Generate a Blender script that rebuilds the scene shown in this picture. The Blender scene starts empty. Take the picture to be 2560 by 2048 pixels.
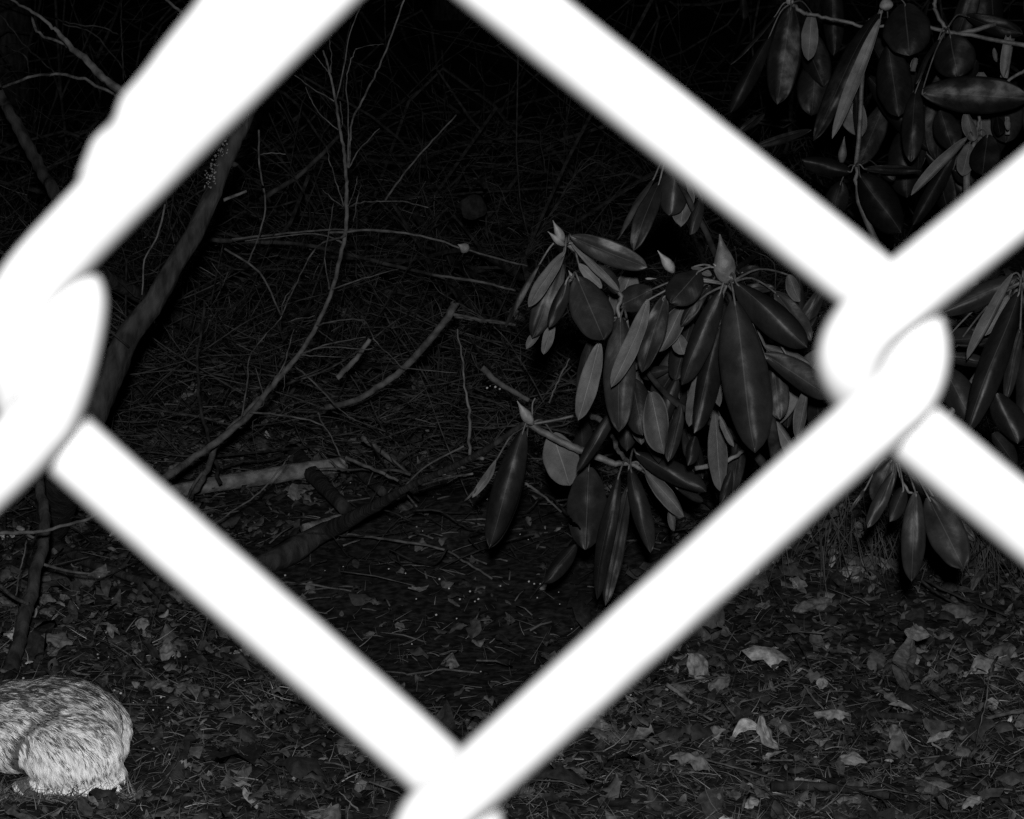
import bpy, math, random
import numpy as np
from mathutils import Vector, noise, Matrix

random.seed(7)
rng = np.random.default_rng(7)
S = bpy.context.scene
COL = S.collection
R = math.radians

# ------------------------------------------------------------------ camera, world, light
H = 1.2
PITCH = R(14)
K = 0.4                      # picture width divided by distance
CAM = Vector((0, 0, H))
FW = Vector((0, math.cos(PITCH), -math.sin(PITCH)))
UP = Vector((0, math.sin(PITCH), math.cos(PITCH)))
RT = Vector((1, 0, 0))
cd = bpy.data.cameras.new('camera')
cam = bpy.data.objects.new('camera', cd); COL.objects.link(cam)
cam.location = CAM
cam.rotation_euler = (R(90) - PITCH, 0, 0)
cd.sensor_width = 36; cd.lens = 36 / K
cd.clip_start = 0.02; cd.clip_end = 400
cd.dof.use_dof = True; cd.dof.focus_distance = 3.15; cd.dof.aperture_fstop = 64
S.camera = cam

w = bpy.data.worlds.new('World'); S.world = w; w.use_nodes = True
nt = w.node_tree
bg = nt.nodes['Background']
sky = nt.nodes.new('ShaderNodeTexSky'); sky.sky_type = 'NISHITA'; sky.sun_disc = False
sky.sun_elevation = R(-8); sky.sun_rotation = R(40)
bw = nt.nodes.new('ShaderNodeRGBToBW')
nt.links.new(sky.outputs[0], bw.inputs[0]); nt.links.new(bw.outputs[0], bg.inputs[0])
bg.inputs[1].default_value = 0.05

# the camera's flash: a small bright head in its shoe, a little above and behind the lens
fl = bpy.data.lights.new('camera_flash', 'SPOT')
fl.energy = 640; fl.shadow_soft_size = 0.03
fl.spot_size = R(75); fl.spot_blend = 0.8
flo = bpy.data.objects.new('camera_flash', fl); COL.objects.link(flo)
flo.location = CAM + UP * 0.12 + FW * -0.22 + RT * 0.004
flo.rotation_euler = (R(90) - PITCH + R(-1.0), 0, R(1.5))

S.view_settings.view_transform = 'Standard'
S.view_settings.look = 'None'
S.view_settings.exposure = 0; S.view_settings.gamma = 1
S.render.filter_size = 1.7
S.cycles.max_bounces = 5
S.cycles.use_denoising = False
S.cycles.use_adaptive_sampling = False
S.cycles.sample_clamp_indirect = .4
S.cycles.sample_clamp_direct = 3
S.cycles.caustics_reflective = False; S.cycles.caustics_refractive = False

# ------------------------------------------------------------------ picture -> place
CROP = {'s': (0, 0, 1), 'v': (0, 0, 1 / .842), 'c2': (1150, 400, .4638), 'c3': (1150, 950, .3479),
        'c4': (1750, 0, .4058), 'c5': (2050, 600, .5215), 'c6': (0, 0, .4638), 'c7': (200, 700, .5102),
        'c8': (1400, 1400, .538), 'E': (600, 0, .3247), 'F': (0, 1200, .3247), 'r': (0, 1600, .2597),
        'b': (850, 1700, .2551), 'm': (1000, 1300, .2319)}

def px(c, x, y):
    o = CROP[c]; return o[0] + x * o[2], o[1] + y * o[2]

def ray(x, y):
    return FW + RT * ((x - 1280) / 2560 * K) + UP * ((1024 - y) / 2560 * K)

def Wd(c, x, y, d):
    X, Y = px(c, x, y)
    return CAM + ray(X, Y) * d

def gz(x, y):
    return (noise.noise(Vector((x * 1.3, y * 1.3, 0))) * 0.035 + noise.noise(Vector((x * 5, y * 5, 3))) * 0.012
            + noise.noise(Vector((x * 16, y * 16, 9))) * 0.005)

def G(c, x, y, up=0.0):
    X, Y = px(c, x, y)
    r = ray(X, Y)
    t = H / -r.z
    for _ in range(4):
        p = CAM + r * t
        t = (H - gz(p.x, p.y) - up) / -r.z
    return CAM + r * t

def pm(d):                    # metres per picture pixel at depth d
    return K * d / 2560

# ------------------------------------------------------------------ materials
def mat(name, a, b, scale=20, rough=.7, spec=.3, bump=0.0, bscale=80, stretch=(1, 1, 1), detail=5, contrast=(.35, .65), coord='Object'):
    m = bpy.data.materials.new(name); m.use_nodes = True
    n = m.node_tree; P = n.nodes['Principled BSDF']
    P.inputs['Roughness'].default_value = rough
    P.inputs['Specular IOR Level'].default_value = spec
    tc = n.nodes.new('ShaderNodeTexCoord'); mp = n.nodes.new('ShaderNodeMapping')
    mp.inputs['Scale'].default_value = stretch
    n.links.new(tc.outputs[coord], mp.inputs[0])
    nz = n.nodes.new('ShaderNodeTexNoise'); nz.inputs['Scale'].default_value = scale; nz.inputs['Detail'].default_value = detail
    n.links.new(mp.outputs[0], nz.inputs[0])
    cr = n.nodes.new('ShaderNodeValToRGB')
    cr.color_ramp.elements[0].position = contrast[0]; cr.color_ramp.elements[1].position = contrast[1]
    cr.color_ramp.elements[0].color = (a, a, a, 1); cr.color_ramp.elements[1].color = (b, b, b, 1)
    n.links.new(nz.outputs[0], cr.inputs[0]); n.links.new(cr.outputs[0], P.inputs[0])
    if bump:
        bz = n.nodes.new('ShaderNodeTexNoise'); bz.inputs['Scale'].default_value = bscale; bz.inputs['Detail'].default_value = 4
        n.links.new(mp.outputs[0], bz.inputs[0])
        bp = n.nodes.new('ShaderNodeBump'); bp.inputs['Strength'].default_value = bump; bp.inputs['Distance'].default_value = .004
        n.links.new(bz.outputs[0], bp.inputs['Height']); n.links.new(bp.outputs[0], P.inputs['Normal'])
    m['ramp'] = cr.name
    return m

def attr_mat(name, mul=1.0, rough=.7, spec=.2, bump=0, bscale=200):
    m = bpy.data.materials.new(name); m.use_nodes = True
    n = m.node_tree; P = n.nodes['Principled BSDF']
    P.inputs['Roughness'].default_value = rough; P.inputs['Specular IOR Level'].default_value = spec
    a = n.nodes.new('ShaderNodeAttribute'); a.attribute_name = 'tone'
    v = n.nodes.new('ShaderNodeMath'); v.operation = 'MULTIPLY'; v.inputs[1].default_value = mul
    n.links.new(a.outputs['Fac'], v.inputs[0]); 
    src = v
    if bump:
        tc = n.nodes.new('ShaderNodeTexCoord')
        nz = n.nodes.new('ShaderNodeTexNoise'); nz.inputs['Scale'].default_value = bscale
        n.links.new(tc.outputs['Object'], nz.inputs[0])
        mr = n.nodes.new('ShaderNodeMapRange'); mr.inputs['From Min'].default_value = .3; mr.inputs['From Max'].default_value = .7
        mr.inputs['To Min'].default_value = .45; mr.inputs['To Max'].default_value = 1.4
        n.links.new(nz.outputs[0], mr.inputs[0])
        v2 = n.nodes.new('ShaderNodeMath'); v2.operation = 'MULTIPLY'
        n.links.new(v.outputs[0], v2.inputs[0]); n.links.new(mr.outputs[0], v2.inputs[1]); src = v2
        bp = n.nodes.new('ShaderNodeBump'); bp.inputs['Strength'].default_value = bump; bp.inputs['Distance'].default_value = .002
        n.links.new(nz.outputs[0], bp.inputs['Height']); n.links.new(bp.outputs[0], P.inputs['Normal'])
    n.links.new(src.outputs[0], P.inputs[0])
    return m

def leaf_mat(name, base, rib, rough, spec, vein, spots=0.0):
    m = bpy.data.materials.new(name); m.use_nodes = True
    n = m.node_tree; P = n.nodes['Principled BSDF']; L = n.links.new
    P.inputs['Roughness'].default_value = rough; P.inputs['Specular IOR Level'].default_value = spec
    uv = n.nodes.new('ShaderNodeUVMap'); sx = n.nodes.new('ShaderNodeSeparateXYZ'); L(uv.outputs[0], sx.inputs[0])
    def M(op, a, b=None):
        k = n.nodes.new('ShaderNodeMath'); k.operation = op
        for i, q in enumerate((a, b)):
            if q is None: continue
            if isinstance(q, (int, float)): k.inputs[i].default_value = q
            else: L(q, k.inputs[i])
        return k.outputs[0]
    s = M('ABSOLUTE', M('SUBTRACT', sx.outputs[0], 0.5))
    ribv = M('LESS_THAN', s, 0.013)
    # side veins run forward from the rib
    ph = M('ADD', M('MULTIPLY', sx.outputs[1], 11.0), M('MULTIPLY', s, -5.0))
    vn = M('POWER', M('ABSOLUTE', M('SINE', M('MULTIPLY', ph, math.pi))), 14.0)
    vn = M('SUBTRACT', 1.0, M('POWER', M('ABSOLUTE', M('SINE', M('MULTIPLY', ph, math.pi))), 0.25))
    tc = n.nodes.new('ShaderNodeTexCoord'); nz = n.nodes.new('ShaderNodeTexNoise')
    nz.inputs['Scale'].default_value = 28; nz.inputs['Detail'].default_value = 8; nz.inputs['Roughness'].default_value = .7
    L(tc.outputs['Object'], nz.inputs[0])
    mr = n.nodes.new('ShaderNodeMapRange'); mr.inputs[1].default_value = .3; mr.inputs[2].default_value = .7
    mr.inputs[3].default_value = .55; mr.inputs[4].default_value = 1.5
    L(nz.outputs[0], mr.inputs[0])
    at = n.nodes.new('ShaderNodeAttribute'); at.attribute_name = 'tone'
    b = M('MULTIPLY', M('MULTIPLY', mr.outputs[0], base), at.outputs['Fac'])
    b = M('ADD', b, M('MULTIPLY', vn, vein))
    b = M('ADD', b, M('MULTIPLY', ribv, rib))
    L(b, P.inputs[0])
    gz_ = n.nodes.new('ShaderNodeTexNoise'); gz_.inputs['Scale'].default_value = 45; gz_.inputs['Detail'].default_value = 7
    L(tc.outputs['Object'], gz_.inputs[0])
    mg = n.nodes.new('ShaderNodeMapRange'); mg.inputs[1].default_value = .42; mg.inputs[2].default_value = .66
    mg.inputs[3].default_value = .05; mg.inputs[4].default_value = spec * 1.3
    L(gz_.outputs[0], mg.inputs[0]); L(mg.outputs[0], P.inputs['Specular IOR Level'])
    hz = n.nodes.new('ShaderNodeTexNoise'); hz.inputs['Scale'].default_value = 110; hz.inputs['Detail'].default_value = 5
    L(tc.outputs['Object'], hz.inputs[0])
    h = M('ADD', M('MULTIPLY', vn, -.12), M('MULTIPLY', hz.outputs[0], .6))
    bp = n.nodes.new('ShaderNodeBump'); bp.inputs['Strength'].default_value = .35; bp.inputs['Distance'].default_value = .0015
    L(h, bp.inputs['Height']); L(bp.outputs[0], P.inputs['Normal'])
    return m

M_SOIL = mat('soil', .003, .026, 75, .95, .1, .9, 60, contrast=(.4, .7), detail=8)
M_WIRE = mat('vinyl_wire', .0205, .0235, 160, .8, .05)
M_BARK = mat('bark_dark', .006, .028, 60, .9, .15, .8, 140, (1, 1, .35))
M_BARKL = mat('bark_pale', .035, .11, 50, .9, .15, .7, 140, (1, 1, .5))
M_TWIG = mat('twig_bark', .022, .066, 70, .85, .2, .4, 200)
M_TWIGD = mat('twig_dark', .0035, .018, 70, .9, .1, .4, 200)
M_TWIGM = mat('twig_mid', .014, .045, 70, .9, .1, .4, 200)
M_STEM = mat('green_stem', .035, .085, 60, .6, .3, .3, 200)
M_BUD = mat('bud_scale', .08, .14, 120, .6, .3, .3, 200)
M_WOOD = mat('split_wood', .05, .135, 60, .9, .1, .6, 160, (1, 1, 1))
M_LEAFT = leaf_mat('leaf_top', .0086, .016, .47, .17, .0013)
M_LEAFU = leaf_mat('leaf_underside', .052, .05, .75, .15, -.008)
M_LITTER = attr_mat('dead_leaf', 1, .75, .22, .7, 120)
M_BLADE = attr_mat('dry_blade', 1, .7, .2)
M_FUR = attr_mat('rabbit_fur', 1, .65, .15)
M_SKIN = mat('rabbit_skin', .12, .22, 60, .9, .1)
M_EYE = mat('rabbit_eye', .01, .012, 5, .1, .6)
M_GRAIN = mat('white_grain', .16, .34, 200, .6, .3)

# ------------------------------------------------------------------ mesh helpers
def tagit(o, label, cat, group=None, kind=None):
    if label: o['label'] = label
    if cat: o['category'] = cat
    if group: o['group'] = group
    if kind: o['kind'] = kind
    return o

def mesh(name, V, F, mats, parent=None, smooth=True, tone=None, uv=None, midx=None, matrix=None):
    me = bpy.data.meshes.new(name)
    me.from_pydata([tuple(v) for v in V], [], F)
    for m in (mats if isinstance(mats, (list, tuple)) else [mats]): me.materials.append(m)
    if smooth: me.polygons.foreach_set('use_smooth', [True] * len(me.polygons))
    if midx is not None: me.polygons.foreach_set('material_index', midx)
    if tone is not None:
        a = me.attributes.new('tone', 'FLOAT', 'POINT'); a.data.foreach_set('value', np.asarray(tone, dtype=np.float32))
    if uv is not None:
        l = me.uv_layers.new(name='UVMap')
        vi = np.empty(len(me.loops), dtype=np.int32); me.loops.foreach_get('vertex_index', vi)
        l.data.foreach_set('uv', np.asarray(uv, dtype=np.float32)[vi].ravel())
    o = bpy.data.objects.new(name, me); COL.objects.link(o)
    if parent:
        o.parent = parent
        o.matrix_parent_inverse = Matrix.Translation(parent.location).inverted()
    return o

def fastmesh(name, V, F, m, parent=None, tone=None, smooth=True):
    """V (n,3) and quads F (k,4) as arrays"""
    me = bpy.data.meshes.new(name)
    V = np.asarray(V, dtype=np.float32); F = np.asarray(F, dtype=np.int32)
    me.vertices.add(len(V)); me.vertices.foreach_set('co', V.ravel())
    me.loops.add(F.size); me.loops.foreach_set('vertex_index', F.ravel())
    me.polygons.add(len(F))
    me.polygons.foreach_set('loop_start', np.arange(0, F.size, F.shape[1], dtype=np.int32))
    if smooth: me.polygons.foreach_set('use_smooth', np.ones(len(F), dtype=bool))
    me.materials.append(m)
    if tone is not None:
        a = me.attributes.new('tone', 'FLOAT', 'POINT'); a.data.foreach_set('value', np.asarray(tone, dtype=np.float32))
    me.update(calc_edges=True)
    o = bpy.data.objects.new(name, me); COL.objects.link(o)
    if parent:
        o.parent = parent; o.matrix_parent_inverse = Matrix.Translation(parent.location).inverted()
    return o

def empty(name, loc, label, cat, group=None):
    o = bpy.data.objects.new(name, None); COL.objects.link(o)
    o.location = loc; o.empty_display_size = .05
    bpy.context.view_layer.update()
    return tagit(o, label, cat, group)

def smooth_path(P, n=6, jit=0.0):
    P = [Vector(p) for p in P]
    if len(P) == 2:
        out = [P[0].lerp(P[1], i / n) for i in range(n + 1)]
    else:
        Q = [P[0] * 2 - P[1]] + P + [P[-1] * 2 - P[-2]]
        out = []
        for i in range(1, len(Q) - 2):
            a, b, c, d = Q[i - 1], Q[i], Q[i + 1], Q[i + 2]
            for j in range(n):
                t = j / n
                out.append(.5 * ((2 * b) + (c - a) * t + (2 * a - 5 * b + 4 * c - d) * t * t + (3 * b - a - 3 * c + d) * t ** 3))
        out.append(P[-1])
    if jit:
        for i in range(1, len(out) - 1):
            out[i] = out[i] + Vector((random.gauss(0, jit), random.gauss(0, jit), random.gauss(0, jit)))
    return out

def tube_data(path, rad, seg=6, V=None, F=None, lump=0.0):
    if V is None: V, F = [], []
    n = len(path)
    if not hasattr(rad, '__len__'): rad = [rad] * n
    elif len(rad) != n:
        rad = list(np.interp(np.linspace(0, 1, n), np.linspace(0, 1, len(rad)), rad))
    T0 = (path[1] - path[0]).normalized()
    a = T0.orthogonal().normalized()
    base = len(V)
    ph = random.random() * 50
    for i, p in enumerate(path):
        T = (path[min(i + 1, n - 1)] - path[max(i - 1, 0)])
        if T.length < 1e-9: T = T0
        T = T.normalized()
        a = (a - T * a.dot(T)).normalized(); b = T.cross(a)
        for k in range(seg):
            th = 2 * math.pi * k / seg
            r = rad[i]
            if lump: r *= 1 + lump * noise.noise(Vector((i * .22 + ph, math.cos(th) * 1.2, math.sin(th) * 1.2)))
            V.append(p + (a * math.cos(th) + b * math.sin(th)) * r)
    for i in range(n - 1):
        for k in range(seg):
            k2 = (k + 1) % seg
            F.append((base + i * seg + k, base + i * seg + k2, base + (i + 1) * seg + k2, base + (i + 1) * seg + k))
    F.append(tuple(base + k for k in reversed(range(seg))))
    F.append(tuple(base + (n - 1) * seg + k for k in range(seg)))
    return V, F

def twig(name, pts, rad, m, parent=None, seg=6, jit=0.0, n=5, lump=.15):
    V, F = tube_data(smooth_path(pts, n, jit), rad, seg, lump=lump)
    return mesh(name, V, F, m, parent)

# ------------------------------------------------------------------ ground
def build_ground():
    xs = np.concatenate([np.linspace(-60, -3, 24)[:-1], np.linspace(-3, 3, 240), np.linspace(3, 60, 24)[1:]])
    ys = np.concatenate([np.linspace(-20, 1.5, 14)[:-1], np.linspace(1.5, 7.5, 260), np.linspace(7.5, 110, 30)[1:]])
    V = [(x, y, gz(x, y) if abs(x) < 4 and y < 9 else gz(x, y)) for y in ys for x in xs]
    nx = len(xs)
    F = [(j * nx + i, j * nx + i + 1, (j + 1) * nx + i + 1, (j + 1) * nx + i) for j in range(len(ys) - 1) for i in range(nx - 1)]
    o = mesh('ground', V, F, M_SOIL); o['kind'] = 'structure'
build_ground()

# ------------------------------------------------------------------ chain link fence
YF = 0.214
PXF = pm(.22)
def fence_pt(x, y):
    r = ray(x, y); return CAM + r * (YF / r.y)
def to_px(p):
    v = Vector(p) - CAM
    z = v.dot(FW); return 1280 + v.dot(RT) / z / K * 2560, 1024 - v.dot(UP) / z / K * 2560

def build_fence():
    ov = {(-1, 0): (112, 865), (1, 0): (2208, 884), (0, -1): (999, -362), (0, 1): (1135, 2096),
          (2, -1): (3185, -170), (2, 1): (3240, 2010)}
    c = fence_pt(1113, 871)
    uu = (fence_pt(2162, 881) - fence_pt(64, 861)) / 2
    vv = (fence_pt(1181, 2100) - fence_pt(1045, -358)) / 2
    uu.y = vv.y = 0
    def node(u, v):
        if (u, v) in ov: return fence_pt(*ov[(u, v)])
        rr = random.Random(u * 91 + v * 7)
        return c + uu * u + vv * v + Vector((rr.gauss(0, .0008), 0, rr.gauss(0, .0008)))
    q = PXF
    OFF = 52 * q              # half a wire thickness, so crossings just touch
    rad = 85 * q
    f = empty('chain_link_fence', (0, YF, gz(0, YF)), 'blurred pale chain link fence close in front of the whole view', 'fence')
    v_lo, v_hi = -10, int((c.z - .06) / abs(vv.z))
    for k in range(-13, 15):
        pts = []
        v = v_lo if (v_lo + k) % 2 != 0 else v_lo + 1      # nodes exist where u+v is odd
        v0 = v_lo
        for v in range(v_lo, v_hi + 1):
            right = (k + v) % 2 != 0
            u = k if right else k - 1
            n = node(u, v)
            if right:
                seq = ((4, -133, 1), (60, -84, .7), (84, 0, -.1), (52, 88, -.9), (-6, 136, -1))
                if (u, v) == (0, 1): seq = ((4, -133, 1), (44, -60, .6), (42, 30, -.2), (24, 110, -.9), (-6, 165, -1))
                if (u, v) == (-1, 0): seq = ((-250, -60, 1), (-110, -75, .9), (0, -120, .5), (80, -150, 0), (66, -30, -.6), (32, 90, -.9), (-20, 222, -1))
            else:
                seq = ((4, -133, -1), (-54, -86, -1), (-92, 2, -.6), (-58, 86, .5), (-2, 136, 1))
                if (u, v) == (-1, 0): seq = ((28, -225, -1), (-50, -110, -.6), (-70, 20, 0), (-60, 140, .7), (-20, 222, 1))
            for dx, dz, s in seq:
                pts.append(n + Vector((dx * q, OFF * s, -dz * q)))
        P = pts
        for _ in range(3):       # round the bends without overshoot
            Q = [P[0]]
            for a, b in zip(P[:-1], P[1:]): Q += [a.lerp(b, .25), a.lerp(b, .75)]
            P = Q + [P[-1]]
        V, F = tube_data(P, rad, 18)
        mesh('wire', V, F, M_WIRE, f)
    # spliced strand hugging the upper left wire, slightly lumpy
    ctr = [(1010, -420), (860, -300), (700, -130), (560, 50), (410, 248), (330, 362), (283, 430), (262, 500), (215, 590), (60, 740), (-120, 900)]
    P = smooth_path([fence_pt(*a) + Vector((0, .0035, 0)) for a in ctr], 6)
    V, F = tube_data(P, 84 * q, 14, lump=.26)
    o = mesh('splice_wire', V, F, M_WIRE, f)
    # tension bands of the fence: a ground-level bottom wire and the steel posts beyond the frame on both sides
    for x in (-.78, .86):
        V, F = tube_data([Vector((x, YF + .03, -.02)), Vector((x, YF + .03, H + .62))], .024, 20)
        mesh('post', V, F, M_WIRE, f)
    V, F = tube_data([Vector((-.8, YF + .012, H + .6)), Vector((.88, YF + .012, H + .6))], .016, 16)
    mesh('top_rail', V, F, M_WIRE, f)
build_fence()

# ------------------------------------------------------------------ rhododendrons
LEAF_TONE = 1.0
def leaf_geo(P0, P1, width, side='t', roll=0.0, fold=.35, bend=.05, twist=0.0, hole=None, shape=1.0):
    fine = 3 if hole else 1
    a = P1 - P0; L = a.length; ax = a / L
    mid = (P0 + P1) / 2
    v = (CAM - mid).normalized()
    n = (v - ax * v.dot(ax)).normalized()
    if side == 'u': n = -n
    n = (Matrix.Rotation(roll, 3, ax) @ n).normalized()
    NT, NS = 22 * fine, 11 if fine == 1 else 41
    V, UV, T = [], [], []
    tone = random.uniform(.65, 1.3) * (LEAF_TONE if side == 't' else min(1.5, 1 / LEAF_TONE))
    nzo = random.random() * 100
    th = .0005
    gridS = [-1, -.86, -.66, -.44, -.2, 0, .2, .44, .66, .86, 1] if fine == 1 else [-1 + i / 20 for i in range(41)]
    for lay in (0, 1):
        for i in range(NT):
            t = i / (NT - 1)
            hw = width / 2 * (math.sin(math.pi * min(1, (t * .985 + .015)) ** (1.08 * shape)) ** .5)
            if t > .9: hw *= 1 - .3 * ((t - .9) / .1)
            nn = (Matrix.Rotation(twist * (t - .5), 3, ax) @ n)
            ww = ax.cross(nn).normalized()
            cpt = P0 + a * t + nn * (bend * L * 4 * t * (1 - t)) 
            for s in gridS:
                z = -fold * hw * (abs(s) ** 1.7) - (.0 if s else .0010)
                z += .0022 * noise.noise(Vector((t * 3.1 + nzo, s * 1.3, 0)))
                e = 1 + .07 * noise.noise(Vector((t * 5 + nzo, s * 2, 5)))
                p = cpt + ww * (s * hw * e * (1 - .12 * fold * abs(s))) + nn * z
                if lay: p = p - nn * th
                V.append(p); UV.append(((s + 1) / 2, t)); T.append(tone)
    F, MI = [], []
    off = NT * NS
    for i in range(NT - 1):
        for k in range(NS - 1):
            if hole and hole((i + .5) / (NT - 1), (gridS[k] + gridS[k + 1]) / 2): continue
            q = (i * NS + k, i * NS + k + 1, (i + 1) * NS + k + 1, (i + 1) * NS + k)
            F.append(q); MI.append(0)
            F.append(tuple(x + off for x in reversed(q))); MI.append(1)
    for i in range(NT - 1):
        for k in (0, NS - 1):
            q = (i * NS + k, (i + 1) * NS + k, (i + 1) * NS + k + off, i * NS + k + off)
            F.append(q if k == 0 else tuple(reversed(q))); MI.append(0)
    return V, F, MI, UV, T, ax, n

def add_leaf(root, c, base, tip, wpx, depth, side='t', hub=None, roll=None, d2=None, fold=None, bend=None, hole=None, shape=1.0, label=None):
    d2 = d2 if d2 is not None else depth + random.uniform(-.03, .02)
    P0 = Wd(c, *base, depth); P1 = Wd(c, *tip, d2)
    if roll is None: roll = random.uniform(-.35, .35)
    if fold is None: fold = random.choice((random.uniform(.1, .5), random.uniform(.5, 1.1)))
    if bend is None: bend = random.uniform(-.03, .11)
    width = wpx * CROP[c][2] * pm(depth) / max(.35, math.cos(roll))
    V, F, MI, UV, T, ax, n = leaf_geo(P0, P1, width, side, roll, fold, bend, random.uniform(-.7, .7) if not hole else .1, hole, shape)
    o = mesh('leaf', V, F, [M_LEAFT, M_LEAFU], root, uv=UV, midx=MI, tone=T)
    if label: o['label'] = label
    if hub is not None:
        h = Vector(hub)
        d = (P0 - h).length
        if d > .004:
            m1 = h.lerp(P0, .5) + Vector((0, 0, min(.012, d * .3)))
            V, F = tube_data(smooth_path([h, m1, P0, P0 + ax * .006], 4), [.0016, .0012, .0011, .0008], 6)
            mesh('leaf_stalk', V, F, M_STEM, root)
    return o

def bud(root, c, base, tip, wpx, depth, m=None):
    P0 = Wd(c, *base, depth); P1 = Wd(c, *tip, depth - .01)
    r = wpx * CROP[c][2] * pm(depth) / 2
    pr = [.45, .8, 1, .95, .75, .45, .2, .05]
    V, F = tube_data([P0.lerp(P1, i / 7) for i in range(8)], [r * q for q in pr], 9, lump=.25)
    return mesh('bud', V, F, m or M_BUD, root)

def shrub(name, hub, label, cat='shrub', group=None):
    return empty(name, hub, label, cat, group)

# ---- centre shrub: three whorls hanging behind the right hand wire crossing
base_c = Vector((.86, 3.12, 0)); base_c.z = gz(base_c.x, base_c.y)
RC = shrub('rhododendron', base_c, 'rhododendron with big drooping glossy leaves and pointed buds beside the wire crossing', 'shrub', 'rhododendrons')
D = 2.9
h1 = Wd('c2', 580, 450, D + .02); h1b = Wd('c2', 605, 640, D - .03)
hC = Wd('c2', 1440, 670, D); hT = Wd('c2', 1130, 20, D + .25); hLow = Wd('c2', 900, 860, D + .08)
c = 'c2'
def hole_bite(t, s):
    w = noise.noise(Vector((t * 14, s * 7, 3))) * .05
    mid = .66 + .16 * (.9 - s)                   # the bite slants inward and down
    return s > .28 + w * 2 and abs(t - mid) < .012 + .075 * max(0, s - .28) + w * .6
spec = [
 ((600,415),(1010,580),135,D,'t',h1,.25), ((565,500),(370,795),80,D-.02,'u',h1,.5), ((550,560),(390,962),135,D+.04,'t',h1,.1),
 ((575,650),(480,905),92,D-.04,'t',h1b,.2), ((632,630),(775,970),225,D-.05,'t',h1b,0), ((500,850),(450,1050),62,D+.06,'u',h1b,.3),
 ((450,900),(358,1022),50,D+.08,'u',h1b,.4), ((430,560),(245,900),26,D+.03,'t',h1,1.1), ((600,450),(862,712),46,D+.03,'u',h1,.4),
 ((640,560),(765,690),62,D+.06,'u',h1,.2), ((720,570),(850,720),80,D+.05,'t',h1,.5),
 ((1075,120),(935,490),112,D+.22,'t',hT,.2), ((1170,40),(1125,300),180,D+.2,'t',hT,0), ((1215,120),(1190,360),135,D+.26,'u',hT,.1),
 ((1300,200),(1240,405),75,D+.2,'t',hT,.4), ((1050,90),(850,430),18,D+.2,'t',hT,1.2),
 ((1290,600),(1135,772),185,D-.02,'t',hC,.2), ((1490,665),(1872,1012),205,D-.05,'t',hC,-.15), ((1480,760),(1590,1580),285,D-.06,'t',hC,.05),
 ((1405,710),(1195,1215),150,D-.02,'t',hC,.2), ((1400,880),(1262,1475),145,D+.03,'t',hC,.2), ((1300,1120),(1235,1440),85,D+.07,'u',hC,.2),
 ((1105,735),(980,1145),130,D,'t',hC,.2), ((1015,755),(815,1228),95,D-.02,'u',hC,.4), ((1205,780),(1075,1035),135,D+.06,'u',hC,.1),
 ((1165,930),(1205,1048),90,D+.09,'u',hC,.1), ((1345,675),(1190,900),75,D+.05,'t',hC,.3), ((752,990),(638,1405),110,D+.02,'u',hLow,.2),
 ((865,850),(858,1468),180,D+.04,'t',hLow,.1), ((705,960),(640,1270),80,D+.12,'t',hLow,.2), ((1140,1125),(975,1160),75,D+.25,'t',None,.1),
 ((1030,700),(850,790),150,D+.1,'t',hC,.1), ((930,1180),(985,1485),165,D+.14,'t',hLow,.1), ((1640,1050),(1995,1282),150,D-.02,'t',hC,.3),
 ((1640,1000),(1885,1095),70,D+.06,'u',hC,.2), ((1500,610),(1620,590),60,D+.08,'t',hC,.3), ((1700,715),(1895,975),120,D+.08,'t',hC,.2),
 ((1690,1110),(1725,1400),135,D+.1,'t',hC,.1), ((1875,1240),(1815,1510),75,D+.04,'u',hC,.4), ((1770,620),(1835,765),80,D+.1,'u',hC,.2),
 ((1500,700),(1700,690),60,D+.1,'t',hC,.3), ((1310,1010),(1400,1330),80,D+.12,'u',hC,.2), ((1250,580),(1360,620),40,D+.03,'u',hC,.4)]
for b, t, wd, d, sd, hb, rl in spec:
    lb = 'long broad leaf with pale midrib and scratches' if (b, t) == ((1480,760),(1590,1580)) else None
    add_leaf(RC, c, b, t, wd, d, sd, hb, rl, label=lb)
c = 'c3'
for b, t, wd, d, sd, hb, rl in [
 ((1370,90),(1470,535),215,D+.12,'u',None,.1), ((1835,250),(1875,805),145,D+.1,'u',None,.2), ((1870,260),(1970,482),55,D-.02,'u',None,.5),
 ((1950,650),(1870,905),85,D+.05,'t',None,.2), ((1690,405),(1640,615),115,D+.08,'t',None,.2), ((1580,180),(1495,590),110,D+.16,'t',None,.2)]:
    add_leaf(RC, c, b, t, wd, d, sd, hb, rl)
for k in range(34):          # leaves deeper inside the shrub
    x = random.uniform(880, 2000); y = random.uniform(560, 1500); ll = random.uniform(260, 480); lean = random.gauss(0, .35) * ll
    if y > 1500 - (x - 1100) * .2 and x < 1300: continue
    add_leaf(RC, 'c2', (x, y), (x + lean, y + ll * .9), random.uniform(80, 160), D + random.uniform(.16, .42), random.choice('ttu'), None, random.uniform(-.6, .6))
for b, t, wd in (((555,440),(500,325),52), ((560,460),(472,385),40), ((612,645),(585,595),26), ((1150,605),(1065,488),60), ((1440,660),(1400,400),125), ((1480,640),(1365,560),70), ((1000,640),(1060,640),14)):
    bud(RC, 'c2', b, t, wd, D - .01, M_STEM if wd > 100 else None)
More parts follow.
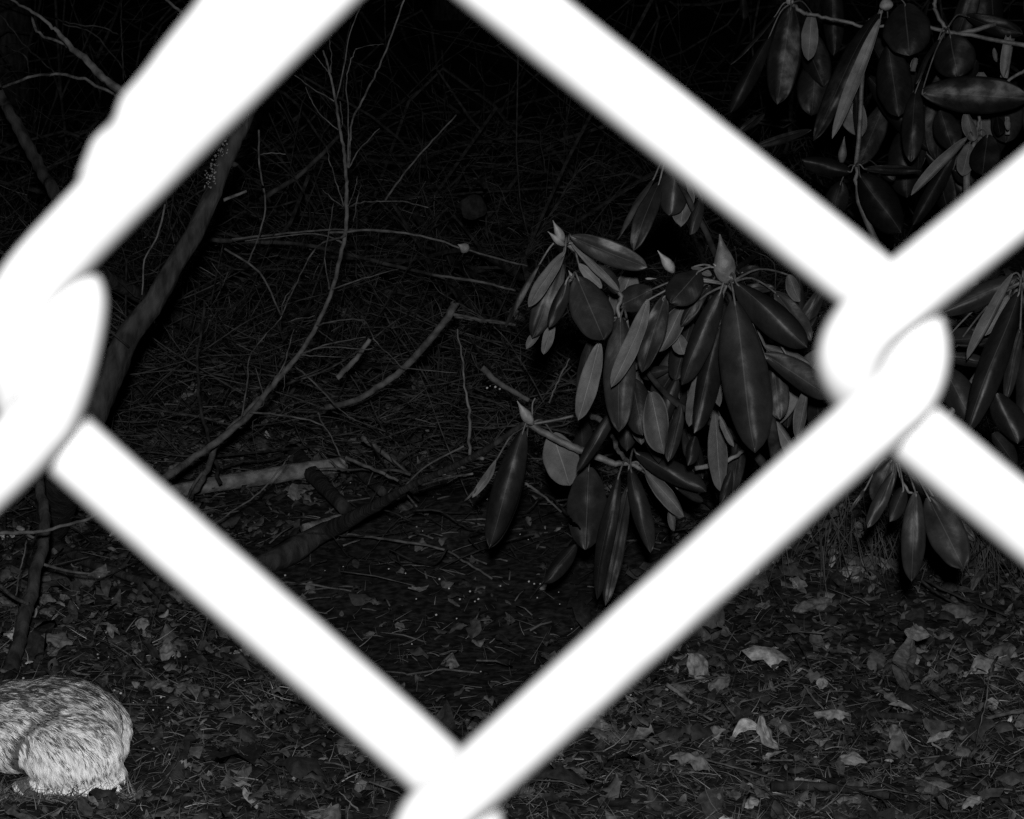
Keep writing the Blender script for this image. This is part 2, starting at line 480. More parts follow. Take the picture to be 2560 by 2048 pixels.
for pts, r, d in (([('c2',580,450),('c2',700,545),('c2',860,715),('c2',850,800),('c2',880,900),('c2',905,1000)], [.003,.0025,.0022], D+.05),
                  ([('c2',1440,660),('c2',1520,900),('c2',1640,1250),('c2',1720,1700)], [.004,.006,.008], D+.12),
                  ([('c2',1130,20),('c2',1330,400),('c2',1500,800),('c2',1640,1250)], [.003,.005], D+.2),
                  ([('c2',905,1000),('c2',1150,1300),('c2',1500,1500),('c2',1720,1750)], [.003,.006], D+.2)):
    V, F = tube_data(smooth_path([Wd(*p, d) for p in pts], 6, .0004), r, 8, lump=.15); mesh('branch', V, F, M_STEM if r[-1] < .003 else M_TWIGD, RC)
V, F = tube_data(smooth_path([Wd('c2', 1720, 1720, D + .15), Wd('c2', 2150, 1500, D + .12), Wd('c2', 2700, 1800, D + .1), Wd('c2', 3200, 2150, D+.05), base_c], 8, .002), [.009, .014], 10, lump=.2)
mesh('trunk', V, F, M_BARK, RC)

# ---- right edge shrub
base_r = Vector((.98, 3.2, 0)); base_r.z = gz(base_r.x, base_r.y)
RR = shrub('rhododendron', base_r, 'rhododendron at the right edge with long narrow hanging leaves under the wires', 'shrub', 'rhododendrons')
D = 2.95
hr = Wd('c5', 970, 200, D); hq = Wd('c5', 350, 1040, D + .1)
for b, t, wd, d, sd, hb, rl in [
 ((975,175),(560,350),120,D+.03,'t',hr,.1), ((925,165),(705,575),62,D-.01,'u',hr,.5), ((955,250),(705,925),150,D-.03,'t',hr,.1),
 ((600,620),(745,900),170,D+.08,'t',None,.1), ((850,735),(948,978),165,D+.02,'t',None,.1), ((960,420),(890,770),70,D+.05,'t',hr,.3),
 ((830,930),(945,1090),95,D+.09,'t',None,.2), ((600,480),(880,470),110,D+.12,'t',hr,.2), ((905,270),(790,460),60,D+.04,'u',hr,.2),
 ((1010,480),(975,900),130,D+.06,'t',hr,.2), ((590,560),(820,600),70,D+.1,'t',None,.4), ((660,500),(900,400),100,D+.14,'t',hr,.2),
 ((345,1050),(262,1262),120,D+.06,'t',hq,.1), ((350,1110),(228,1382),78,D+.03,'t',hq,.2), ((400,1190),(335,1352),92,D+.05,'t',hq,.1),
 ((458,1210),(438,1638),122,D,'t',hq,0), ((520,1235),(690,1578),185,D+.02,'t',hq,.1), ((600,1320),(742,1445),70,D+.06,'t',hq,.3),
 ((222,1185),(138,1305),22,D+.06,'t',hq,.4), ((420,1110),(560,1250),100,D+.07,'t',hq,.2)]:
    add_leaf(RR, 'c5', b, t, wd, d, sd, hb, rl)
for pts, r in (([('c5',350,1040),('c5',385,1130),('c5',425,1205),('c5',470,1210)], [.002,.0015]),
               ([('c5',1000,150),('c5',960,210),('c5',760,640),('c5',560,900),('c5',350,1040)], [.003,.005,.003]),
               ([('c5',970,200),('c5',1040,500),('c5',1010,900)], [.004,.007])):
    V, F = tube_data(smooth_path([Wd(*p, D + .1) for p in pts], 6, .0008), r, 8, lump=.15); mesh('branch', V, F, M_STEM, RR)
V, F = tube_data(smooth_path([Wd('c5', 1010, 880, D + .1), base_r + Vector((0, 0, .25)), base_r], 8, .002), [.008, .014], 10, lump=.2)
mesh('trunk', V, F, M_BARK, RR)

# ---- upper right shrub, farther back (weaker flash light painted in as darker leaf tops)
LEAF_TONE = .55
base_u = Vector((1.25, 4.4, 0)); base_u.z = gz(base_u.x, base_u.y)
RU = shrub('rhododendron', base_u, 'dim rhododendron high in the dark upper right corner above the crossing wires', 'shrub', 'rhododendrons')
D = 4.2
u1 = Wd('c4', 560, 20, D); u2 = Wd('c4', 1150, 20, D); u3 = Wd('c4', 1520, 180, D); u4 = Wd('c4', 1690, 860, D); u5 = Wd('c4', 960, 1020, D)
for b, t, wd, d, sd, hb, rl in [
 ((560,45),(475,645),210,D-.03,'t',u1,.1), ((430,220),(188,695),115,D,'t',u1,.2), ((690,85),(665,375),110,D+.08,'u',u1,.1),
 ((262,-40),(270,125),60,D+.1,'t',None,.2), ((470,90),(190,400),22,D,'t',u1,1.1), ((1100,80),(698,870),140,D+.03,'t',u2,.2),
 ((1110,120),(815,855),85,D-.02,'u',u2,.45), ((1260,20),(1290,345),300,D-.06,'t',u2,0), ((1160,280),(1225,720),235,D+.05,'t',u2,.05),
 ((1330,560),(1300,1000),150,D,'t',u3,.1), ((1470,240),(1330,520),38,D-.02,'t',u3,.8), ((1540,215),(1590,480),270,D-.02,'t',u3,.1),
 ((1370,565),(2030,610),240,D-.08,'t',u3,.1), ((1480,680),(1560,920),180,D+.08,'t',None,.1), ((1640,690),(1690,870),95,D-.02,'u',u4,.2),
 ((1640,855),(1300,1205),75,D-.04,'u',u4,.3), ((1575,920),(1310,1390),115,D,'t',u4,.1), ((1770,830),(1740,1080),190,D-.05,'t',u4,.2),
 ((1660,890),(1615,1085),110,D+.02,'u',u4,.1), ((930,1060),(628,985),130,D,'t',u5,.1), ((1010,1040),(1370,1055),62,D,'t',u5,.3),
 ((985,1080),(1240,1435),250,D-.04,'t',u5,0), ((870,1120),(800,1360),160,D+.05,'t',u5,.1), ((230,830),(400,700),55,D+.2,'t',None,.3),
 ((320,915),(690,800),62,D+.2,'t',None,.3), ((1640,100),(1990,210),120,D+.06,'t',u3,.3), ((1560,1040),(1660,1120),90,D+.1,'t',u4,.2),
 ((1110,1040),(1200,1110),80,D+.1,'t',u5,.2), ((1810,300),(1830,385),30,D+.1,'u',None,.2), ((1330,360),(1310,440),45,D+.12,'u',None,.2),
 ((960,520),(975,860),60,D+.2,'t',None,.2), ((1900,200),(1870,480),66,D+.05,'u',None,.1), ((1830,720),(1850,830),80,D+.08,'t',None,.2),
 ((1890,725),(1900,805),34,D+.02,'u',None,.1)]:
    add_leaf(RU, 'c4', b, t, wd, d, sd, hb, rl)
for k in range(26):
    x = random.uniform(300, 2150); y = random.uniform(-200, 1000); ll = random.uniform(380, 620); lean = random.gauss(0, .4) * ll
    if x < 700 and (y > 250 or x + lean < 420): continue
    add_leaf(RU, 'c4', (x, y), (x + lean, y + ll * .9), random.uniform(120, 230), D + random.uniform(.12, .4), random.choice('tttu'), None, random.uniform(-.6, .6))
for pts, wd in (([(1925,190),(1900,320),(1872,480)], 52), ([(1892,720),(1896,830)], 34), ([(1330,360),(1312,440)], 34), ([(1640,960),(1620,1085)], 60)):
    mesh('branch', *tube_data(smooth_path([Wd('c4', *p, D + .1) for p in pts], 5, .0003), wd * .4058 * pm(D) / 2, 8, lump=.2), M_BARKL, RU)
bud(RU, 'c4', (1150, 60), (1140, -30), 90, D - .03); bud(RU, 'c4', (870, 1000), (890, 840), 60, D, M_STEM); bud(RU, 'c4', (560, 30), (540, -30), 50, D)
for pts, r in (([('c4',560,20),('c4',620,70),('c4',700,92),('c4',860,130),('c4',1010,165)], [.0035,.003,.0028]),
               ([('c4',1150,20),('c4',1080,120),('c4',1030,200),('c4',960,1020)], [.003,.004]),
               ([('c4',1450,0),('c4',1450,60),('c4',1520,180),('c4',1620,200),('c4',1820,150)], [.003,.004]),
               ([('c4',2030,420),('c4',1930,480),('c4',1780,620),('c4',1715,760),('c4',1700,860)], [.0028,.0028]),
               ([('c4',1700,860),('c4',1640,1100),('c4',1700,1800)], [.004,.008]),
               ([('c4',960,1020),('c4',1000,1300),('c4',1300,1800),('c4',1700,2100)], [.003,.008]),
               ([('c4',1010,165),('c4',1300,150),('c4',1500,190),('c4',2100,300)], [.0022,.004])):
    V, F = tube_data(smooth_path([Wd(*p, D + .04) for p in pts], 6, .001), r, 8, lump=.15); mesh('branch', V, F, M_STEM, RU)
V, F = tube_data(smooth_path([Wd('c4', 2100, 260, D + .04), Wd('c4', 2500, 1400, D + .1), base_u], 8, .003), [.010, .02], 10, lump=.2)
mesh('trunk', V, F, M_BARK, RU)

LEAF_TONE = 1.0
# ---- low branch with the hanging sprig in the middle
D = 3.3
b0 = G('c7', 860, 1420, .015)
RL = shrub('rhododendron', G('c7', 860, 1420), 'low rhododendron branch rising from the litter to a sprig with one bitten leaf', 'shrub', 'rhododendrons')
q1 = Wd('c3', 500, 320, D); q2 = Wd('c3', 1220, 600, D); q3 = Wd('c3', 970, 545, D)
for b, t, wd, d, sd, hb, rl, hl in [
 ((455,365),(212,1205),225,D-.02,'t',q1,.05,None), ((470,520),(205,1215),150,D+.04,'t',q1,.2,None), ((262,575),(90,845),60,D+.06,'u',q1,.4,None),
 ((665,385),(790,760),260,D+.05,'u',q1,.1,None), ((925,630),(900,1222),305,D-.05,'t',q3,0,hole_bite), ((870,270),(880,480),160,D+.1,'t',None,.1,None),
 ((905,390),(975,520),85,D+.12,'u',None,.2,None), ((1140,690),(985,1580),135,D-.04,'t',q2,.3,None), ((1205,770),(1045,1625),135,D,'t',q2,.2,None),
 ((1228,640),(1370,1245),160,D-.06,'t',q2,.1,None), ((1265,525),(1772,805),185,D-.06,'t',q2,.1,None), ((1335,655),(1612,985),135,D,'u',q2,.1,None),
 ((1560,780),(1745,875),70,D+.02,'t',q2,.3,None), ((1505,930),(1540,1088),62,D+.06,'u',q2,.1,None), ((835,1180),(605,1460),135,D+.1,'t',None,.3,None),
 ((250,600),(30,870),30,D+.08,'t',q1,.8,None)]:
    add_leaf(RL, 'c3', b, t, wd, d, sd, hb, rl, hole=hl, label='leaf with a ragged bite out of its edge' if hl else None)
bud(RL, 'c3', (520, 320), (410, 150), 78, D - .02)
main = [b0, G('c7', 1050, 1320, .03), G('c7', 1200, 1235, .05), Wd('c7', 1350, 1160, 3.9), Wd('c7', 1500, 1080, 3.75), Wd('c7', 1600, 1020, 3.65),
        Wd('c7', 1900, 880, 3.42), Wd('c7', 2050, 790, 3.34), Wd('c3', 460, 312, D), q1]
twig('branch', main, [.018, .02, .014, .009, .006, .0045, .004, .003, .0028], M_BARK, RL, 9, .0004, 6, .3)
twig('branch', [q1, Wd('c3', 620, 390, D), Wd('c3', 830, 490, D), q3, Wd('c3', 1100, 598, D), q2, Wd('c3', 1310, 645, D)], [.004, .005, .0048, .0035, .003], M_STEM, RL, 8, .0005, 6, .25)
twig('branch', [Wd('c3', 930, 250, D + .1), Wd('c3', 1030, 310, D + .08), Wd('c3', 1110, 430, D + .05), Wd('c3', 1130, 500, D + .03), q2], [.004, .0028], M_TWIG, RL, 7, .0008, 5, .3)
twig('twig', [q1, Wd('c3', 700, 285, D), Wd('c3', 815, 258, D)], .0018, M_STEM, RL)
twig('twig', [Wd('c3', 520, 300, D), Wd('c3', 520, 180, D), Wd('c3', 540, 130, D)], .0012, M_STEM, RL)
twig('twig', [Wd('c3', 70, 540, 3.42), Wd('c3', 65, 260, 3.42), Wd('c3', 30, 0, 3.42), Wd('c7', 1850, 240, 3.42)], [.0026, .0018, .001], M_TWIG, RL, 6, .001, 6, .4)
twig('twig', [Wd('c7', 1590, 1010, 3.65), Wd('c7', 1700, 910, 3.6), Wd('c7', 1880, 815, 3.55)], .0014, M_TWIG, RL)
twig('twig', [Wd('c7', 1660, 1010, 3.6), Wd('c7', 1800, 970, 3.5), Wd('c7', 1925, 950, 3.45)], .0016, M_TWIG, RL)
twig('twig', [Wd('c7', 1600, 1050, 3.65), Wd('c7', 1650, 1110, 3.6)], .0014, M_TWIG, RL)
twig('twig', [Wd('c7', 1910, 870, 3.42), Wd('c7', 1975, 875, 3.38)], .0022, M_TWIG, RL)

# ------------------------------------------------------------------ bare sapling with its twigs
def px_r(c, wpx, d): return wpx * CROP[c][2] * pm(d) / 2
DS = 4.0
sb = G('s', 300, 1290)
SP = empty('bare_sapling', sb, 'thin leafless sapling leaning up through the middle of the brush with fine forked twigs', 'sapling', 'bare saplings')
mainp = [sb, Wd('c7', 380, 1000, 3.95)] + [Wd('c7', *p, DS) for p in ((560,870),(700,770),(840,650),(940,520),(1060,380),(1160,220))] + \
        [Wd('c6', *p, DS) for p in ((1790,1560),(1830,1400),(1862,1260),(1868,1100))] + [Wd('E', *p, DS) for p in ((820,1400),(805,1200),(770,1000),(735,780),(690,560),(640,390))]
twig('trunk', mainp, [.0062, .006, .0058, .0052, .0048, .0042, .0038, .0034, .0034, .0034, .0032, .003, .0028, .0024, .0021, .0018, .0015], M_TWIG, SP, 8, .0005, 5, .2)
sap = [('E', [(690,560),(620,480),(565,415)], 9), ('E', [(700,560),(705,430),(685,300)], 9), ('E', [(740,770),(800,520),(850,250),(930,40),(960,-60)], 13),
 ('E', [(725,780),(560,680),(420,580)], 11), ('E', [(770,1010),(640,900),(560,800),(505,670)], 10), ('E', [(830,1290),(835,900),(820,650),(850,480),(890,380)], 13),
 ('E', [(835,1290),(850,1100),(855,950),(940,780),(1050,560),(1150,320),(1260,0),(1290,-80)], 20), ('E', [(840,1290),(920,1150),(1075,990)], 11),
 ('E', [(800,1590),(740,1400),(690,1230),(660,1110)], 11), ('E', [(805,1600),(710,1530),(635,1460)], 11), ('E', [(830,1600),(900,1570),(1050,1550),(1250,1555),(1450,1600)], 14),
 ('E', [(830,1590),(880,1480),(905,1360)], 9), ('E', [(870,1720),(900,1560),(930,1400)], 10), ('E', [(760,1000),(790,950),(770,780)], 8),
 ('E', [(890,380),(1000,350),(1110,340)], 7), ('c6', [(1860,1270),(1740,1310),(1680,1370),(1600,1520),(1520,1700)], 12),
 ('c6', [(1790,1560),(1960,1500),(2150,1450)], 9), ('c6', [(1775,1560),(1750,1400),(1770,1280),(1800,1090)], 9), ('c6', [(1850,1310),(1700,1260),(1320,1300)], 10),
 ('c7', [(1160,225),(1240,205),(1390,200),(1440,290),(1520,370),(1600,430),(1850,455)], 8), ('c7', [(1080,370),(1200,320),(1400,280)], 9),
 ('c7', [(1080,365),(1200,330),(1400,340),(1440,330)], 8), ('c7', [(1160,240),(1240,300)], 7), ('c7', [(960,500),(1010,380),(1050,240)], 8),
 ('c7', [(1050,420),(1150,510),(1280,640),(1350,690)], 10), ('c7', [(830,650),(1000,665),(1190,715),(1270,850),(1330,910)], 12),
 ('c7', [(1165,650),(1200,720)], 10), ('c7', [(790,680),(820,500),(830,380),(900,280),(980,190),(1000,100),(1070,0)], 9), ('c7', [(1000,210),(1150,175)], 7),
 ('c7', [(840,640),(900,600),(860,430)], 7), ('c7', [(1000,460),(1000,560)], 6), ('c7', [(1080,370),(1200,375),(1300,380)], 6)]
for c, pts, wd in sap:
    twig('twig', [Wd(c, *p, DS + random.uniform(-.03, .03)) for p in pts], [px_r(c, wd, DS), px_r(c, wd * .55, DS)], M_TWIG, SP, 5, .0006, 5, .3)
s2 = G('c7', 470, 1150)
SP2 = empty('bare_sapling', s2, 'second slim stem crossing behind the sapling above the pale log', 'sapling', 'bare saplings')
twig('trunk', [s2, Wd('c7', 540, 1060, 4.2), Wd('c7', 610, 950, 4.15), Wd('c7', 660, 830, 4.1), Wd('c7', 760, 700, 4.08), Wd('c7', 900, 560, 4.06), Wd('c7', 1000, 420, 4.05)], [.006, .005, .003], M_TWIG, SP2, 7, .0015)
twig('twig', [Wd('c7', 690, 1000, 4.2), Wd('c7', 640, 800, 4.2), Wd('c7', 590, 640, 4.2), Wd('c7', 580, 400, 4.2), Wd('c7', 610, 100, 4.2)], [.004, .002], M_TWIGD, SP2, 6, .002)
twig('twig', [Wd('c7', 510, 1120, 4.2), Wd('c7', 560, 1000, 4.15), Wd('c7', 640, 900, 4.15)], .0025, M_TWIG, SP2)

# leaning trunk
tb = G('s', 120, 1330)
LT = empty('leaning_trunk', tb, 'smooth dark young trunk leaning to the right beside the left wire crossing', 'tree', 'young trees')
dt = 3.75
tp = [tb, Wd('c7', -40, 900, dt), Wd('c7', 40, 690, dt), Wd('c7', 150, 450, dt), Wd('c7', 240, 270, dt), Wd('c7', 360, 110, dt), Wd('c6', 960, 1400, dt), Wd('c6', 1110, 1130, dt), Wd('c6', 1200, 900, dt), Wd('c6', 1300, 690, dt),
      Wd('c6', 1420, 380, dt + .05), Wd('c6', 1600, 0, dt + .1), Wd('c6', 1800, -700, dt + .3)]
twig('trunk', tp, [.030, .028, .025, .022, .018, .0155, .0145, .0135, .0122, .0118, .0105, .0095, .007], M_BARK, LT, 14, .0004, 8, .16)
bud(LT, 'c6', (1255, 885), (1285, 890), 30, dt - .01, M_BARK)
twig('branch', [Wd('c6', 1270, 880, dt), Wd('c6', 1330, 940, dt + .1), Wd('c6', 1420, 1010, dt + .2)], .002, M_TWIGD, LT)
twig('branch', [Wd('c7', 240, 330, dt - .04), Wd('c7', 150, 250, dt - .06), Wd('c7', 60, 150, dt - .06)], .0015, M_TWIGD, LT)
# crusty lichen on its left side
V, F, T = [], [], []
lp = [(1160, 870), (1150, 920), (1130, 970), (1120, 1000), (1145, 900), (1215, 790), (1190, 810), (1135, 945), (1165, 840), (1155, 960)]
for k in range(70):
    a = random.choice(lp); p = Wd('c6', a[0] + random.gauss(0, 12), a[1] + random.gauss(0, 18), dt - .018)
    r = random.uniform(.0008, .0022)
    tube_data([p, p + Vector((random.gauss(0, r), -r, random.gauss(0, r)))], [r, r * .5], 5, V, F)
mesh('lichen', V, F, M_BARKL, LT)

tb = G('F', 40, 1600)
ST = empty('bare_sapling', tb, 'straight dark stem standing just behind the rabbit at the left edge', 'sapling', 'bare saplings')
dd = 3.5
twig('trunk', [tb] + [Wd('F', *p, dd + q) for p, q in (((70,1500),.0),((120,1320),.02),((190,1080),.04),((240,900),.06),((300,640),.08),((335,430),.1),((330,180),.12),((250,-300),.2),((100,-900),.3))],
     [.0125, .012, .0105, .0095, .009, .0085, .008, .006, .005], M_BARK, ST, 10, .0012, 6, .18)
twig('branch', [Wd('F', 230, 960, dd + .05), Wd('F', 100, 900, dd), Wd('F', 0, 815, dd - .05), Wd('F', -100, 750, dd - .1)], .0028, M_TWIG, ST)
twig('branch', [Wd('F', 300, 640, dd + .08), Wd('F', 520, 700, dd + .1), Wd('F', 700, 722, dd + .1), Wd('F', 850, 705, dd + .1)], [.0024, .0012], M_TWIG, ST)

tb = Vector((-.55, 5.3, 0)); tb.z = gz(tb.x, tb.y)
UT = empty('young_tree', tb, 'slender dim trunk slanting down at the upper left edge', 'tree', 'young trees')
du = 4.6
twig('trunk', [Wd('c6', -300, -200, du), Wd('c6', -30, 440, du), Wd('c6', 50, 600, du), Wd('c6', 150, 780, du), Wd('c6', 240, 950, du), Wd('c6', 320, 1080, du), Wd('c6', 500, 1450, du + .1), tb],
     [.008, .0095, .0098, .011, .011, .012, .013, .016], M_BARK, UT, 10, .0015, 6, .15)
PB = empty('fallen_branch', Wd('c6', 680, 510, 3.9), 'pale peeling branch slanting across the dark upper left corner', 'branch', 'branches caught in the brush')
du = 3.9
twig('stem', [Wd('c6', *p, du) for p in ((-60,-70),(60,0),(200,80),(300,160),(380,250),(470,330),(560,420),(680,510),(900,650))], [.002, .002, .0025, .004, .0055, .006, .0065, .007], M_TWIG, PB, 7, .001, 6, .4)
for pts in ([(430,300),(330,230),(210,180),(170,90)], [(900,560),(670,530),(600,500),(450,430),(300,400),(150,420),(0,480)], [(290,390),(230,330),(120,230),(0,80)], [(680,420),(640,340),(500,180),(340,130)], [(640,190),(560,150),(400,130),(300,100)],
            [(155,420),(140,310),(30,250)], [(665,430),(655,200),(650,-20)], [(1000,110),(970,60),(900,0),(860,-40)]):
    bright = pts[0] in ((430,300), (1000,110), (900,560))
    twig('twig', [Wd('c6', *p, du + random.uniform(0, .1)) for p in pts], [.0028, .0022] if bright else .0013, M_TWIGD if not bright else M_TWIG, PB, 5, .0008)

# ------------------------------------------------------------------ logs and sticks that can be told apart
GS = 'sticks lying in the brush'
def stick(name, label, c, pts, wpx, d, m=M_TWIG, group=GS, ground=False, taper=.7, lump=.2, cat='stick', jit=.0005):
    if ground: P = [G(c, x, y, .006 + (up if isinstance(up, float) else 0)) for x, y, up in [(q + (0.0,))[:3] for q in pts]]
    else:
        ds = d if hasattr(d, '__len__') else [d] * len(pts)
        ds = np.interp(np.linspace(0, 1, len(pts)), np.linspace(0, 1, len(ds)), ds)
        P = [Wd(c, x, y, dd) for (x, y), dd in zip(pts, ds)]
    dm = (P[0] - CAM).dot(FW)
    r = px_r(c, wpx, dm)
    V, F = tube_data(smooth_path(P, 6, jit), [r, r * taper], 9, lump=lump)
    o = mesh(name, V, F, m); tagit(o, label, cat, group)
    return o

V, F = tube_data(smooth_path([G('c7', 330, 1060, .02), G('c7', 760, 985, .03), G('c7', 1120, 930, .03), G('c7', 1300, 900, .03)], 7, .0004),
                 [px_r('c7', 66, 4.4), px_r('c7', 84, 4.4), px_r('c7', 78, 4.4)], 14, lump=.05)
o = mesh('log', V, F, M_WOOD); tagit(o, 'pale barkless log lying behind the thin stems above the lower left wire', 'log', 'logs on the ground')
stick('log', 'dark rotten log propped behind the middle twigs', 'c7', [(1040,840),(1150,960),(1300,1120)], 85, [4.6, 4.1], M_BARK, 'logs on the ground', cat='log')
stick('log', 'dark log slanting toward the foot of the low rhododendron branch', 'c7', [(1230,820),(1350,920),(1480,1040)], 60, [4.6, 4.2], M_BARK, 'logs on the ground', cat='log')
stick('log', 'short broken chunk of pale wood beside the low rhododendron branch', 'c7', [(1100,1225,.02),(1200,1195,.02),(1330,1150,.02)], 66, 0, M_WOOD, 'logs on the ground', True, lump=.5, cat='log')
stick('root', 'thick dark root running along the ground below the left wire crossing', 'F', [(300,400,.01),(350,440,.01),(520,550,.01),(700,650,.01),(860,700,.01),(1100,785,.01),(1300,830,.0)], 85, 0, M_BARK, 'roots', True, lump=.3, cat='root')
stick('branch', 'curved pale branch bowing down to the left in the brush behind the slim twig', 'c7', [(1840,110),(1820,150),(1760,240),(1600,420),(1500,500),(1350,590),(1200,625)], 40, 4.15, M_TWIG)
stick('branch', 'thin straight stick running right from the top of the curved pale branch', 'c7', [(1830,170),(1960,195),(2120,215)], 16, 4.1)
stick('branch', 'short pale mottled stick slanting inside the brush left of the curved branch', 'c7', [(1260,480),(1340,400),(1420,290)], 30, 4.2, M_BARKL)
stick('branch', 'thin stick slanting down right below the sapling twigs', 'c7', [(1380,770),(1500,860),(1620,960)], 28, 4.3)
stick('branch', 'slim stick lying just left of the low rhododendron branch', 'c7', [(1300,870),(1420,920),(1560,985)], 20, 4.1)
stick('branch', 'stick pointing at the bud of the hanging sprig', 'c7', [(1970,430),(2060,510),(2200,590)], 32, 3.9)
stick('branch', 'long arched twig on the ground below the hanging sprig', 'c7', [(1200,1235,.02),(1400,1258,.03),(1600,1285,.03),(1780,1320,.02),(1900,1390,.01),(2020,1465,0.)], 14, 0, M_TWIG, ground=True)
stick('branch', 'short twig under the arched ground twig', 'c7', [(1290,1302,.01),(1370,1275,.01)], 9, 0, M_BARKL, ground=True)
stick('branch', 'thin twig on bare soil beside the lower left wire', 'c7', [(940,1480,.01),(1100,1490,.01),(1330,1525,.0)], 12, 0, ground=True)
stick('branch', 'small rough twig touching the lower left wire', 'c7', [(790,1375,.01),(860,1365,.01),(960,1350,.01)], 12, 0, ground=True)
stick('branch', 'thin twig rising right across the front of the pale log', 'c7', [(640,1210),(740,1140),(880,1040),(1000,900),(1030,860)], 9, [4.0, 3.95])
stick('branch', 'knobbly dead twig lying against the top of the pale log', 'c7', [(700,920),(800,890),(930,880),(985,860)], 14, 4.35, M_TWIGD)
stick('branch', 'light smooth branch crossing in front of the dark stem below the left wire crossing', 'F', [(-60,420),(20,410),(300,400),(500,350),(690,295),(900,180)], 32, 3.35, M_TWIG)
stick('branch', 'thin upright twig left of the dark stem behind the rabbit', 'F', [(205,440),(190,560),(150,720),(120,890)], 13, [3.65, 3.6])
stick('branch', 'fine twig slanting down right from the dark root', 'F', [(1110,790,.02),(1250,940,.02),(1410,1120,.005)], 14, 0, M_TWIGD, ground=True)
stick('branch', 'small upright twig below the lower left wire', 'F', [(1595,1060,.06),(1570,1180,.03),(1510,1310,.0)], 12, 0, M_TWIG, ground=True)
stick('branch', 'short crooked twig lying right of the dark stem', 'F', [(260,1000,.01),(380,1090,.01),(540,1112,.01),(600,1150,.0)], 15, 0, M_TWIGD, ground=True)
stick('branch', 'thin dark twig standing in leaves above the rabbit', 'F', [(790,1150,.02),(850,1280,.02),(945,1460,.0)], 9, 0, M_TWIGD, ground=True)
stick('branch', 'long dark pole lying level behind the sapling', 'c6', [(1050,1290),(1300,1300),(1500,1308),(1700,1330),(2156,1440),(2400,1500)], 26, 4.7, M_BARK)
stick('branch', 'thin level twig just above the long dark pole', 'c6', [(1250,1290),(1600,1252),(1850,1237),(2156,1255)], 12, 4.5)
stick('branch', 'fine vertical twig hanging right of the leaning trunk', 'c6', [(1395,700),(1400,900),(1430,1100),(1400,1250),(1335,1420)], 11, 4.3)
stick('branch', 'very fine side twig near the fine vertical twig', 'c6', [(1400,835),(1470,825),(1540,832)], 7, 4.3)
stick('branch', 'dim twig descending right of the leaning trunk', 'c6', [(1210,1340),(1400,1470),(1515,1700)], 13, 4.3, M_TWIG)
stick('branch', 'short pale stub beside the leaning trunk', 'c6', [(1205,1080),(1330,1030)], 20, 4.0, M_TWIG)
stick('branch', 'dim straight stick slanting up toward the sapling', 'c6', [(1400,1080),(1640,920),(1840,720)], 30, 4.9, M_BARK)
stick('branch', 'thin dark twig left of the leaning trunk foot', 'c6', [(890,1100),(850,1270),(780,1400),(765,1590)], 11, 4.0)
stick('branch', 'faint straight rod slanting up right of the sapling', 'E', [(1120,1545),(1250,1350),(1450,1120),(1665,885)], 16, 4.5)
stick('branch', 'twig with a pale bud at its middle left of the hanging leaves', 'v', [(690,490),(800,485),(900,500),(965,520),(1050,545),(1110,560)], 5, 4.0, M_TWIG)
stick('branch', 'dim stick running level behind the hanging leaves', 'c2', [(-60,845),(0,850),(300,890)], 22, 4.4)
stick('branch', 'twig sloping down right beside the upper whorl of leaves', 'c2', [(-150,620),(0,640),(150,665),(300,705)], 16, 4.3)
stick('branch', 'short straight twig above the bud of the low sprig', 'c2', [(480,1310),(530,1190),(590,1070)], 10, 3.7)
stick('branch', 'dark straight stick behind the big hanging leaves', 'c2', [(980,1235),(1080,1275),(1190,1305)], 16, 3.4)
stick('branch', 'light jointed stick between the hanging leaves by the lower right wire', 'c3', [(1690,637),(1850,602),(1960,560),(2060,490)], 36, 3.1, M_BARKL)
stick('branch', 'thin stick ending behind the bitten leaf', 'c3', [(465,745),(560,800),(730,950)], 22, 3.6, M_TWIG)
stick('branch', 'faint twig in the dark under the left edge of the sprig', 'c3', [(-200,690),(0,690),(95,678)], 12, 3.6)
o = mesh('log', *tube_data([Wd('E', 1790, 1600, 5.0), Wd('E', 1810, 1570, 5.5)], px_r('E', 190, 5.0), 24, lump=.3), M_TWIGD); tagit(o, 'faint round cut log end in the dark brush behind the sapling', 'log', 'logs on the ground')
bo = bud(None, 'c2', (45, 485), (-12, 455), 60, 3.99); bo.name = 'leaf_bud'; tagit(bo, 'pale crumpled bud hanging from a twig in the middle', 'bud')
